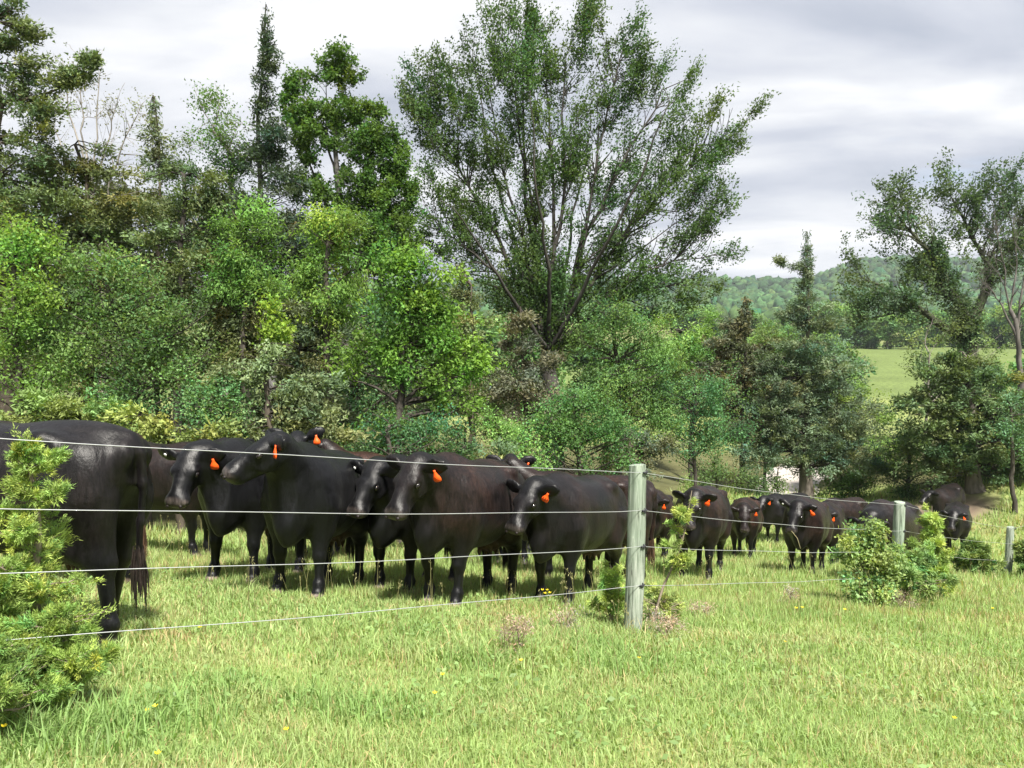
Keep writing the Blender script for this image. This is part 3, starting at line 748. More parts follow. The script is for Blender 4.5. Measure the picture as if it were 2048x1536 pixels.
# ------------------------------------------------------------------ under and around the elm
cedar('brownish cedar in front of the elm trunk', 1052, 18.6, [(1040, 632, 30, 24), (1030, 685, 46, 30), (1075, 735, 40, 26), (1045, 760, 66, 34), (1095, 795, 60, 30), (1085, 830, 80, 34), (1040, 860, 80, 36), (1120, 870, 50, 30)], 211, col=(0.082, 0.082, 0.050), dens=78)
cedar('green cedar behind the bright maple, left of the elm trunk', 935, 20.5, [(925, 590, 40, 24), (950, 640, 50, 34), (930, 690, 60, 34), (960, 750, 66, 40), (960, 820, 76, 40)], 212, top=(915, 530), spire=(532, 600, 2, 40), col=(0.075, 0.095, 0.04), dens=65)
shrub('broad leafy shrub at the foot of the elm', 1170, 17.4, [(1150, 800, 50, 30), (1200, 830, 56, 30), (1110, 850, 50, 30), (1170, 870, 70, 30), (1240, 870, 50, 34), (1090, 900, 60, 30), (1180, 915, 90, 30)], 213, (0.062, 0.128, 0.04), dens=74, m=22, leaf=(0.075, 0.05))
shrub('light green shrub behind the black cow backs near the centre', 1000, 15.0, [(990, 850, 40, 24), (1040, 880, 50, 30), (960, 890, 46, 26), (1010, 920, 70, 26), (1090, 920, 50, 26)], 214, (0.10, 0.18, 0.05), dens=90, m=20, leaf=(0.06, 0.04))
cedar('short olive cedar with dark hollow behind the cows near the centre', 945, 14.2, [(930, 868, 50, 14), (975, 885, 40, 14), (900, 905, 50, 18), (950, 925, 70, 20)], 215, col=(0.10, 0.12, 0.05), dens=98, trunk_r=(0.07, 0.02))
plant('deciduous_tree', 'vine hung tree with drooping pale green leaves right of the elm trunk', 'tree', 1235, 20.2, [(1230, 640, 50, 34), (1180, 670, 34, 40), (1290, 660, 50, 34), (1210, 720, 50, 44), (1280, 730, 60, 40), (1330, 700, 40, 30), (1240, 790, 60, 44), (1300, 800, 56, 44), (1260, 860, 70, 40)], 216,
      trunk_r=(0.12, 0.04), dens=63, m=22, leaf=(0.10, 0.042), col=(0.085, 0.145, 0.042), droop=0.7, slope=0.8)
cedar('twiggy brown cedar scrub at the wood edge behind the first post', 1270, 18.4, [(1260, 880, 40, 24), (1300, 900, 46, 26), (1240, 920, 50, 26), (1300, 935, 50, 20)], 217, col=(0.085, 0.095, 0.055), dens=58)
shrub('rounded blue green shrub tree with slim stems behind the cow by the post', 1392, 20.5, [(1390, 770, 50, 30), (1340, 800, 46, 32), (1440, 800, 46, 34), (1390, 835, 70, 34), (1340, 860, 50, 30), (1450, 860, 50, 30), (1400, 890, 56, 24)], 218, (0.06, 0.12, 0.046), dens=69, m=22, leaf=(0.075, 0.05), trunk_r=(0.06, 0.03))
cedar('reddish dark cedar with a ragged pointed top, middle distance', 1480, 27, [(1480, 650, 30, 18), (1450, 690, 34, 24), (1500, 690, 40, 24), (1470, 735, 60, 26), (1430, 760, 40, 30), (1490, 780, 60, 30), (1470, 840, 66, 40)], 219, top=(1492, 596), spire=(598, 670, 2, 36), col=(0.062, 0.066, 0.036), dens=55, leaf=(0.14, 0.058))
shrub('pale green thicket beyond the blue green shrub tree', 1385, 31, [(1370, 665, 46, 24), (1330, 700, 40, 34), (1400, 705, 46, 30), (1360, 750, 60, 34), (1420, 640, 26, 20), (1310, 650, 30, 30)], 220, (0.11, 0.18, 0.045), dens=29, m=22, leaf=(0.13, 0.08), trunk_r=(0.1, 0.05))
cedar('tall grey green cedar with bare spire top and pale trunk by the track', 1612, 26, [(1580, 538, 24, 5), (1560, 525, 12, 5), (1625, 615, 50, 12), (1585, 628, 44, 14), (1640, 650, 44, 16), (1610, 690, 70, 24), (1570, 730, 56, 24), (1660, 730, 60, 24), (1610, 775, 100, 28), (1560, 820, 80, 28), (1660, 820, 90, 30), (1610, 865, 130, 28), (1690, 900, 90, 24), (1550, 905, 90, 26), (1620, 925, 130, 20), (1760, 935, 40, 8)], 221,
      top=(1614, 462), spire=(466, 640, 1, 34), col=(0.078, 0.106, 0.058), dens=80, m=28, leaf=(0.13, 0.038), trunk_r=(0.24, 0.008), taper=1.5, bark=(0.11, 0.095, 0.082))
shrub('leafy bush behind the tall cedar on its right side', 1725, 29.5, [(1700, 800, 40, 34), (1740, 840, 44, 36), (1700, 880, 56, 34), (1760, 900, 36, 30)], 222, (0.11, 0.175, 0.045), dens=38, m=22, leaf=(0.12, 0.075))
shrub('leafy thicket behind the tall cedar on its left side', 1530, 30.5, [(1545, 690, 40, 36), (1520, 750, 46, 40), (1560, 760, 40, 40), (1530, 820, 60, 44), (1500, 880, 50, 40)], 223, (0.08, 0.135, 0.045), dens=38, m=22, leaf=(0.12, 0.075))
shrub('dark sapling clump left of the pale cedar trunk', 1500, 25.4, [(1495, 950, 24, 26), (1515, 975, 24, 18), (1480, 980, 20, 14)], 224, (0.045, 0.08, 0.03), name='sapling', cat='sapling', dens=67, m=16, leaf=(0.09, 0.05), trunk_r=(0.03, 0.015))
shrub('thin dark saplings between the clump and the pale cedar trunk', 1556, 25.6, [(1556, 940, 16, 30), (1570, 975, 18, 18), (1545, 980, 16, 14)], 225, (0.05, 0.085, 0.03), name='sapling', cat='sapling', dens=62, m=14, leaf=(0.09, 0.05), trunk_r=(0.03, 0.015))
shrub('green shrub right of the pale cedar trunk', 1690, 26.6, [(1680, 945, 50, 24), (1730, 955, 40, 22), (1690, 980, 60, 18), (1650, 975, 26, 20)], 226, (0.065, 0.12, 0.035), dens=52, m=20, leaf=(0.10, 0.06), trunk_r=(0.05, 0.02))

# ------------------------------------------------------------------ right hand group
cedar('wide dark olive cedar on the bank at right', 1956, 23.6, [(1925, 715, 50, 14), (1900, 745, 66, 18), (1985, 750, 60, 18), (1930, 785, 100, 22), (1870, 815, 70, 20), (2000, 820, 80, 24), (1920, 855, 110, 24), (1850, 890, 70, 18), (1990, 895, 90, 24), (1920, 925, 130, 20), (2050, 860, 50, 40), (1960, 950, 100, 14), (2090, 920, 80, 40), (2110, 820, 80, 40)], 231, col=(0.062, 0.090, 0.034), dens=65, m=28, leaf=(0.14, 0.058), trunk_r=(0.24, 0.03), bark=(0.12, 0.105, 0.09))
shrub('blue green shrub in front of the wide cedar at the right edge', 2035, 21.8, [(2015, 800, 26, 24), (2040, 830, 34, 30), (2020, 870, 24, 26), (2060, 880, 40, 40)], 232, (0.085, 0.155, 0.075), dens=62, m=20, leaf=(0.085, 0.055))
plant('elm_tree', 'leaning twin trunked elm with ivy clad limbs at right', 'tree', 1935, 34,
      [(1760, 395, 30, 28), (1800, 380, 36, 26), (1830, 420, 36, 28), (1770, 440, 46, 26), (1725, 475, 34, 14), (1700, 500, 16, 10), (1800, 470, 44, 22), (1890, 365, 24, 26), (1900, 410, 36, 28), (1950, 400, 40, 30), (1940, 360, 26, 22), (2000, 370, 40, 28), (2045, 380, 40, 36), (1990, 430, 50, 34), (2050, 460, 46, 50), (1930, 460, 40, 30), (1880, 480, 40, 26), (2010, 500, 50, 40),
       (1730, 540, 40, 24), (1720, 580, 38, 28), (1770, 570, 44, 26), (1800, 610, 44, 24), (1750, 620, 40, 20), (1850, 540, 30, 40, 0, 1.6), (1890, 590, 24, 40, 0, 1.6), (1975, 560, 24, 40, 0, 1.4), (1920, 640, 26, 40, 0, 1.3), (2080, 420, 60, 60), (1905, 580, 12, 24, 0, 3), (1885, 545, 12, 20, 0, 3), (1868, 512, 12, 20, 0, 3), (1925, 620, 14, 26, 0, 3), (1936, 670, 16, 30, 0, 3), (1960, 600, 10, 24, 0, 3), (1980, 550, 10, 24, 0, 3), (1845, 490, 14, 16, 0, 3)], 233,
      trunk=[(1935, 740), (1936, 700), (1938, 655)], trunk_r=(0.42, 0.34), limb_r=0.6, limb_from=[15, 15, 15, 13],
      limbs=[[(1905, 580), (1868, 510), (1830, 470), (1790, 420)], [(1960, 600), (1982, 540), (1940, 470), (1900, 390)], [(1972, 580), (1990, 530), (2030, 470), (2055, 400)], [(1860, 640), (1800, 590), (1740, 560)]],
      dens=15, m=24, leaf=(0.17, 0.10), n2=130, slope=1.4, clump=8, cflat=1.0, radial=True, br2=0.16, col=(0.042, 0.068, 0.028), bark=(0.045, 0.05, 0.03), jit=0.13, wind=(0.45, 0, 0.1), shell=0.4, twig_r=0.012)
plant('bare_tree', 'leafless grey dead tree at the right edge beside the leaning elm', 'tree', 2040, 27, [(2000, 430, 40, 50), (2040, 450, 40, 50), (1990, 540, 50, 50), (2030, 560, 50, 60), (2080, 520, 50, 80), (1975, 620, 30, 20)], 234,
      trunk=[(2036, 760), (2026, 690), (2020, 620)], trunk_r=(0.11, 0.07), limbs=[[(2010, 540), (1995, 470), (1985, 390)], [(2030, 540), (2028, 430)], [(2000, 600), (1970, 560)], [(2045, 560), (2070, 450)]], limb_from=[15, 15, 12, 13], limb_r=0.55,
      dens=40, m=0, slope=1.8, bark=(0.105, 0.095, 0.088), twig_r=0.007)
shrub('thin pale thicket below the leaning elm', 1850, 31, [(1850, 690, 40, 30), (1830, 720, 36, 26), (1880, 660, 36, 34), (1990, 690, 40, 30)], 235, (0.085, 0.12, 0.045), dens=18, m=14, leaf=(0.12, 0.07), trunk_r=(0.06, 0.03), bark=(0.2, 0.18, 0.16))

shrub('leafy bush filling the gap left of the wide dark cedar', 1815, 25.5, [(1830, 860, 36, 30), (1800, 900, 40, 30), (1850, 920, 40, 26), (1800, 950, 50, 24)], 236, (0.06, 0.10, 0.035), dens=42, m=22, leaf=(0.10, 0.06))
shrub('low green brush under the tall cedar at the edge of the track', 1440, 24.5, [(1430, 930, 40, 22), (1470, 950, 40, 18), (1400, 955, 40, 16)], 237, (0.07, 0.115, 0.04), dens=46, m=20, leaf=(0.09, 0.055), trunk_r=(0.04, 0.02))
shrub('dark green brush on the bank beneath the wide cedar', 1870, 24.6, [(1850, 960, 40, 18), (1890, 945, 40, 20), (1830, 985, 36, 12)], 238, (0.045, 0.08, 0.028), dens=46, m=20, leaf=(0.09, 0.055), trunk_r=(0.04, 0.02))
# ------------------------------------------------------------------ hedgerow beyond the meadow
far_src = []
for k, (sd, c) in enumerate([(301, (0.075, 0.13, 0.04)), (302, (0.095, 0.15, 0.05)), (303, (0.06, 0.105, 0.04))]):
    rg = np.random.default_rng(sd)
    B = []
    for j in range(9):
        a = rg.random() * 6.28; r = rg.random() * 2.0
        B.append((r * math.cos(a), r * math.sin(a), 1.4 + rg.random() * 5.2, 1.3 + rg.random(), 1.3 + rg.random(), 1.0 + rg.random() * 0.8, 1.0))
    wood, lv = grow(sd, [(0, 0, -0.4), (0.1, 0, 2.5), (0.0, 0.1, 6.5)], (0.2, 0.06), [], B, 40, 420, 13, (0.42, 0.28), col=c, jit=0.35, twig_r=0.03, colvar=0.3)
    far_src.append((wood.mesh('trunk', M_BARK, True), crown_mesh('crown', lv, False)))
rg = np.random.default_rng(77)
FAR_LABEL = {0: 'distant rounded tree in the hedgerow beyond the far meadow', 1: 'small tree in the valley between the wood and the far meadow'}
def far_tree(u, y, s, k, cls):
    x = ux(u, y)
    r = empty('distant_tree', (x, y, float(gz(x, y))), FAR_LABEL[cls], 'tree', 'hedgerow trees beyond the meadow' if cls == 0 else 'small valley trees', rz=rg.random() * 6.28)
    r.scale = (s * (0.9 + 0.3 * rg.random()), s * (0.9 + 0.3 * rg.random()), s)
    t, c = far_src[k]
    link('trunk', t, r); link('crown', c, r)
for u in np.arange(1360, 2130, 26):
    far_tree(u + rg.normal() * 8, 158 + rg.random() * 22, 0.75 + 0.5 * rg.random(), int(rg.integers(3)), 0)
for u, y, s in [(1250, 62, .75), (1310, 58, .7), (1365, 66, .8), (1440, 60, .75), (1500, 68, .8), (1560, 64, .85), (1640, 70, .8), (1690, 66, .7), (940, 60, 1.0), (1010, 64, 1.05), (1080, 60, .9), (1180, 66, .9), (1860, 78, .5), (1990, 80, .5), (850, 62, 1.0), (2100, 60, .9)]:
    far_tree(u, y, s, int(rg.integers(3)), 1)

# ------------------------------------------------------------------ wooded ridge: thousands of crowns that read as one mass
def forest():
    rg = np.random.default_rng(5)
    n = 5400
    sd = 6
    ring = []
    for k, (z, r) in enumerate([(0.0, 0.6), (0.42, 1.0), (0.80, 0.70)]):
        a = np.linspace(0, 2 * np.pi, sd, endpoint=False) + k * 0.5
        ring.append(np.stack([r * np.cos(a), r * np.sin(a), np.full(sd, z)], -1))
    base = np.concatenate(ring + [np.array([[0, 0, 0.98]])])
    q = [(k * sd + i, k * sd + (i + 1) % sd, (k + 1) * sd + (i + 1) % sd, (k + 1) * sd + i) for k in range(2) for i in range(sd)]
    t = [(2 * sd + i, 2 * sd + (i + 1) % sd, 3 * sd) for i in range(sd)]
    nv = len(base)
    y = 330 + 560 * rg.random(n) ** 0.9
    x = y * (rg.random(n) * 1.35 - 0.45)
    s = 3.3 + 2.8 * rg.random(n); h = 5.5 + 4.0 * rg.random(n)
    z = gz(x, y) - 1.2
    V = base[None] * np.stack([s, s, h], -1)[:, None]
    V = V * (1 + 0.16 * rg.normal(size=(n, nv, 1)))
    V = V + np.stack([x, y, z], -1)[:, None]
    off = (np.arange(n) * nv)[:, None, None]
    Q = (np.array(q)[None] + off).reshape(-1, 4); T = (np.array(t)[None] + off).reshape(-1, 3)
    patch = 0.75 + 0.5 * vnoise(x / 45, y / 45, 66)[:, None]
    tone = np.clip(1 + 0.25 * rg.normal(size=(n, 1)), 0.5, 1.6) * patch
    c = np.array([0.040, 0.080, 0.030]) * tone * (1 + 0.12 * rg.normal(size=(n, 1)) * np.array([1.2, 0.2, -0.3]))
    con = rg.random(n) < 0.2
    c[con] *= np.array([0.6, 0.65, 0.8])
    o = link('forest', npmesh('forest', V.reshape(-1, 3), Q, T, M_FOREST, np.repeat(np.clip(c, 0.008, 0.4), nv, axis=0), True))
    tag(o, 'green wooded ridge along the skyline', 'forest', kind='stuff')
forest()
# ------------------------------------------------------------------ cattle
def coat_material():
    m, t, n, l = mat('cattle_coat')
    a = n('ShaderNodeAttribute', attribute_name='col')
    tcn = n('ShaderNodeTexCoord')
    mpn = n('ShaderNodeMapping'); mpn.inputs['Scale'].default_value = (1, 1, 0.35); l(tcn.outputs['Object'], mpn.inputs[0])
    fine = n('ShaderNodeTexNoise'); fine.inputs['Scale'].default_value = 110.0; fine.inputs['Detail'].default_value = 5; fine.inputs['Roughness'].default_value = 0.7
    l(mpn.outputs[0], fine.inputs['Vector'])
    big = n('ShaderNodeTexNoise'); big.inputs['Scale'].default_value = 5.5; big.inputs['Detail'].default_value = 5; big.inputs['Distortion'].default_value = 0.6
    l(tcn.outputs['Object'], big.inputs['Vector'])
    mr_ = n('ShaderNodeMapRange'); l(big.outputs['Fac'], mr_.inputs[0]); mr_.inputs[1].default_value = 0.3; mr_.inputs[2].default_value = 0.7; mr_.inputs[3].default_value = 0.5; mr_.inputs[4].default_value = 1.6
    sc = n('ShaderNodeVectorMath', operation='SCALE'); l(a.outputs['Color'], sc.inputs[0]); l(mr_.outputs[0], sc.inputs['Scale'])
    # streaks of hair: short strokes running down the flanks
    mps = n('ShaderNodeMapping'); mps.inputs['Scale'].default_value = (42, 42, 9); mps.inputs['Rotation'].default_value = (0.0, 0.5, 0.0); l(tcn.outputs['Object'], mps.inputs[0])
    hair = n('ShaderNodeTexNoise'); hair.inputs['Scale'].default_value = 1.0; hair.inputs['Detail'].default_value = 6; hair.inputs['Roughness'].default_value = 0.7; l(mps.outputs[0], hair.inputs['Vector'])
    hm = n('ShaderNodeMapRange'); l(hair.outputs['Fac'], hm.inputs[0]); hm.inputs[1].default_value = 0.35; hm.inputs[2].default_value = 0.72; hm.inputs[3].default_value = 0.45; hm.inputs[4].default_value = 2.6
    sc2 = n('ShaderNodeVectorMath', operation='SCALE'); l(sc.outputs[0], sc2.inputs[0]); l(hm.outputs[0], sc2.inputs['Scale'])
    p = n('ShaderNodeBsdfPrincipled'); l(sc2.outputs[0], p.inputs['Base Color'])
    rr = n('ShaderNodeMapRange'); l(big.outputs['Fac'], rr.inputs[0]); rr.inputs[1].default_value = 0.3; rr.inputs[2].default_value = 0.7; rr.inputs[3].default_value = 0.34; rr.inputs[4].default_value = 0.50
    l(rr.outputs[0], p.inputs['Roughness'])
    p.inputs['Specular IOR Level'].default_value = 0.26
    p.inputs['Sheen Weight'].default_value = 0.012
    p.inputs['Sheen Roughness'].default_value = 0.5
    b1 = n('ShaderNodeBump'); b1.inputs['Strength'].default_value = 0.7; b1.inputs['Distance'].default_value = 0.006; l(hair.outputs['Fac'], b1.inputs['Height'])
    b2 = n('ShaderNodeBump'); b2.inputs['Strength'].default_value = 0.22; b2.inputs['Distance'].default_value = 0.05; l(big.outputs['Fac'], b2.inputs['Height']); l(b1.outputs[0], b2.inputs['Normal'])
    l(b2.outputs[0], p.inputs['Normal'])
    o = n('ShaderNodeOutputMaterial'); l(p.outputs[0], o.inputs['Surface'])
    return m
M_COAT = coat_material()

class Field:
    """signed distance samples on a grid, built by smooth unions"""
    def __init__(self, lo, hi, h):
        self.lo = np.array(lo, float); self.h = h
        self.n = np.ceil((np.array(hi) - self.lo) / h).astype(int) + 1
        self.F = np.full(self.n, 1.0, dtype=np.float32)
    def box(self, lo, hi, pad):
        a = np.clip(np.floor((np.array(lo) - pad - self.lo) / self.h).astype(int), 0, self.n - 1)
        b = np.clip(np.ceil((np.array(hi) + pad - self.lo) / self.h).astype(int) + 1, 1, self.n)
        sl = tuple(slice(i, j) for i, j in zip(a, b))
        ax = [self.lo[k] + self.h * np.arange(a[k], b[k], dtype=np.float32) for k in range(3)]
        X = np.stack(np.meshgrid(*ax, indexing='ij'), -1).astype(np.float32)
        return sl, X
    def union(self, sl, d, k):
        f = self.F[sl]
        if k <= 0:
            self.F[sl] = np.minimum(f, d); return
        hh = np.maximum(k - np.abs(f - d), 0) / k
        self.F[sl] = np.minimum(f, d) - hh * hh * k * 0.25
    def cone(self, a, b, ra, rb, k=0.05):
        a = np.array(a, float); b = np.array(b, float); r = max(ra, rb)
        sl, X = self.box(np.minimum(a, b) - r, np.maximum(a, b) + r, k + 0.05)
        ab = b - a; t = np.clip(((X - a) @ ab) / (ab @ ab), 0, 1)
        d = np.linalg.norm(X - a - t[..., None] * ab, axis=-1) - (ra + (rb - ra) * t)
        self.union(sl, d.astype(np.float32), k)
    def ell(self, c, r, k=0.05, ax=None):
        c = np.array(c, float); r = np.array(r, float); R_ = r.max()
        sl, X = self.box(c - R_, c + R_, k + 0.05)
        P = X - c
        if ax is not None: P = P @ np.array(ax, float).T
        q = np.linalg.norm(P / r, axis=-1)
        g = np.linalg.norm(P / (r * r), axis=-1) + 1e-6
        d = q * (q - 1.0) / g
        self.union(sl, d.astype(np.float32), k)
    def loft(self, xs, w, hh, zc, p=2.2, k=0.06):
        sl, X = self.box((xs[0], -max(w), min(np.array(zc) - np.array(hh))), (xs[-1], max(w), max(np.array(zc) + np.array(hh))), k + 0.05)
        xx = X[:, 0, 0, 0]
        def I(v):
            fx = np.linspace(xs[0], xs[-1], 240); fv = np.interp(fx, xs, v)
            ker = np.hanning(31); ker /= ker.sum()
            fv = np.convolve(np.pad(fv, 15, mode='edge'), ker, 'valid')
            return np.interp(xx, fx, fv)[:, None, None]
        W, H, Z = I(w), I(hh), I(zc)
        q = ((np.abs(X[..., 1]) / W) ** p + (np.abs(X[..., 2] - Z) / H) ** p) ** (1 / p)
        d = (q - 1) * np.minimum(W, H)
        cap = np.maximum(xs[0] - X[..., 0], X[..., 0] - xs[-1])
        self.union(sl, np.maximum(d, cap).astype(np.float32), k)
    def mesh(self, smooth=2):
        F = self.F; n = np.array(F.shape)
        ins = F < 0
        c = [(i, j, k) for i in (0, 1) for j in (0, 1) for k in (0, 1)]
        cut = lambda A, o: A[o[0]:n[0] - 1 + o[0], o[1]:n[1] - 1 + o[1], o[2]:n[2] - 1 + o[2]]
        cnt = sum(cut(ins, o).astype(np.int8) for o in c)
        act = (cnt > 0) & (cnt < 8)
        ci = np.argwhere(act)
        idx = np.full(act.shape, -1, dtype=np.int64); idx[act] = np.arange(len(ci))
        vals = {o: F[ci[:, 0] + o[0], ci[:, 1] + o[1], ci[:, 2] + o[2]] for o in c}
        acc = np.zeros((len(ci), 3)); num = np.zeros(len(ci))
        for i, a in enumerate(c):
            for b in c[i + 1:]:
                if sum(abs(p - q) for p, q in zip(a, b)) != 1: continue
                fa, fb = vals[a], vals[b]
                m = (fa < 0) != (fb < 0)
                t = np.where(m, fa / np.where(m, fa - fb, 1), 0)
                p = np.array(a)[None] + t[:, None] * (np.array(b) - np.array(a))[None]
                acc += p * m[:, None]; num += m
        V = self.lo + self.h * (ci + acc / num[:, None])
        quads = []
        for ax in range(3):
            o1, o2 = [k for k in range(3) if k != ax]
            s0 = [slice(1, n[k] - 1) for k in range(3)]; s1 = list(s0)
            s0[ax] = slice(0, n[ax] - 1); s1[ax] = slice(1, n[ax])
            A, B = ins[tuple(s0)], ins[tuple(s1)]
            e = np.argwhere(A != B)
            if not len(e): continue
            fl = A[e[:, 0], e[:, 1], e[:, 2]]
            g = e.copy(); g[:, o1] += 1; g[:, o2] += 1
            def cell(d1, d2):
                h_ = g.copy(); h_[:, o1] -= d1; h_[:, o2] -= d2
                return idx[h_[:, 0], h_[:, 1], h_[:, 2]]
            q = np.stack([cell(1, 1), cell(0, 1), cell(0, 0), cell(1, 0)], -1)
            if ax == 1: fl = ~fl
            q[~fl] = q[~fl][:, ::-1]
            quads.append(q)
        Q = np.concatenate(quads)
        Q = Q[(Q >= 0).all(1)]
        for _ in range(smooth):
            acc = np.zeros_like(V); num = np.zeros(len(V))
            for a in range(4):
                np.add.at(acc, Q[:, a], V[Q[:, (a + 1) % 4]] + V[Q[:, (a - 1) % 4]]); np.add.at(num, Q[:, a], 2)
            V = V * 0.5 + 0.5 * acc / np.maximum(num, 1)[:, None]
        return V, Q

def rotm(yaw, pitch):
    """frame (forward, left, up) for yaw about z then nose pitch (negative = down)"""
    f = np.array([math.cos(pitch) * math.cos(yaw), math.cos(pitch) * math.sin(yaw), math.sin(pitch)])
    l = np.array([-math.sin(yaw), math.cos(yaw), 0.0])
    return f, l, np.cross(f, l)

def make_tag(parent, pos, face, num=None, s=1.0, hang=(0, 0, -1)):
    """orange ear tag: narrow neck, wide rounded foot; face = direction it shows to"""
    face = unit(np.array(face, float)); down = unit(np.array(hang, float) - face * np.dot(hang, face)); side = np.cross(down, face)
    prof = [(0.000, 0.010), (0.020, 0.011), (0.045, 0.022), (0.062, 0.033), (0.080, 0.038), (0.096, 0.037), (0.106, 0.031), (0.111, 0.020)]
    o = [(w, d) for d, w in prof] + [(-w, d) for d, w in prof[::-1]]
    n = len(o)
    fr = [pos + s * (side * a + down * b + face * 0.0022) for a, b in o]; bk = [pos + s * (side * a + down * b - face * 0.0022) for a, b in o]
    mb = MB()
    np_ = len(prof)
    q = []
    for base, flip in ((0, False), (n, True)):
        for i in range(np_ - 1):
            f_ = (base + i, base + i + 1, base + n - 2 - i, base + n - 1 - i)
            q.append(f_[::-1] if not flip else f_)
    q += [(i, (i + 1) % n, n + (i + 1) % n, n + i) for i in range(n)]
    mb.add(np.array(fr + bk), q)
    tg = mb.build('ear_tag', M_TAG, parent)
    if num:
        cu = bpy.data.curves.new('numeral', 'FONT'); cu.body = num; cu.size = 0.042 * s; cu.align_x = 'CENTER'; cu.align_y = 'CENTER'; cu.offset = 0.0008
        tmp = bpy.data.objects.new('numeral_tmp', cu); COL.objects.link(tmp)
        me = bpy.data.meshes.new_from_object(tmp)
        bpy.data.objects.remove(tmp)
        Mx = Matrix.Identity(4)
        ctr = pos + s * (down * 0.078 + face * 0.0032)
        for r_ in range(3):
            Mx[r_][0], Mx[r_][1], Mx[r_][2], Mx[r_][3] = -side[r_], -down[r_], face[r_], ctr[r_]
        me.transform(Mx)
        me.materials.clear(); me.materials.append(M_INK)
        link('numeral', me, tg)
    return tg

def ball(parent, name, c, r, m, axes=None, seg=8):
    th = np.linspace(0, np.pi, seg + 1); ph = np.linspace(0, 2 * np.pi, seg * 2, endpoint=False)
    P = np.array([[math.sin(a) * math.cos(b), math.sin(a) * math.sin(b), math.cos(a)] for a in th for b in ph]) * np.array(r)
    if axes is not None: P = P @ np.array(axes)
    n2 = len(ph)
    q = [(i * n2 + j, (i + 1) * n2 + j, (i + 1) * n2 + (j + 1) % n2, i * n2 + (j + 1) % n2) for i in range(seg) for j in range(n2)]
    mb = MB(); mb.add(P + np.array(c), q)
    return mb.build(name, m, parent, True)

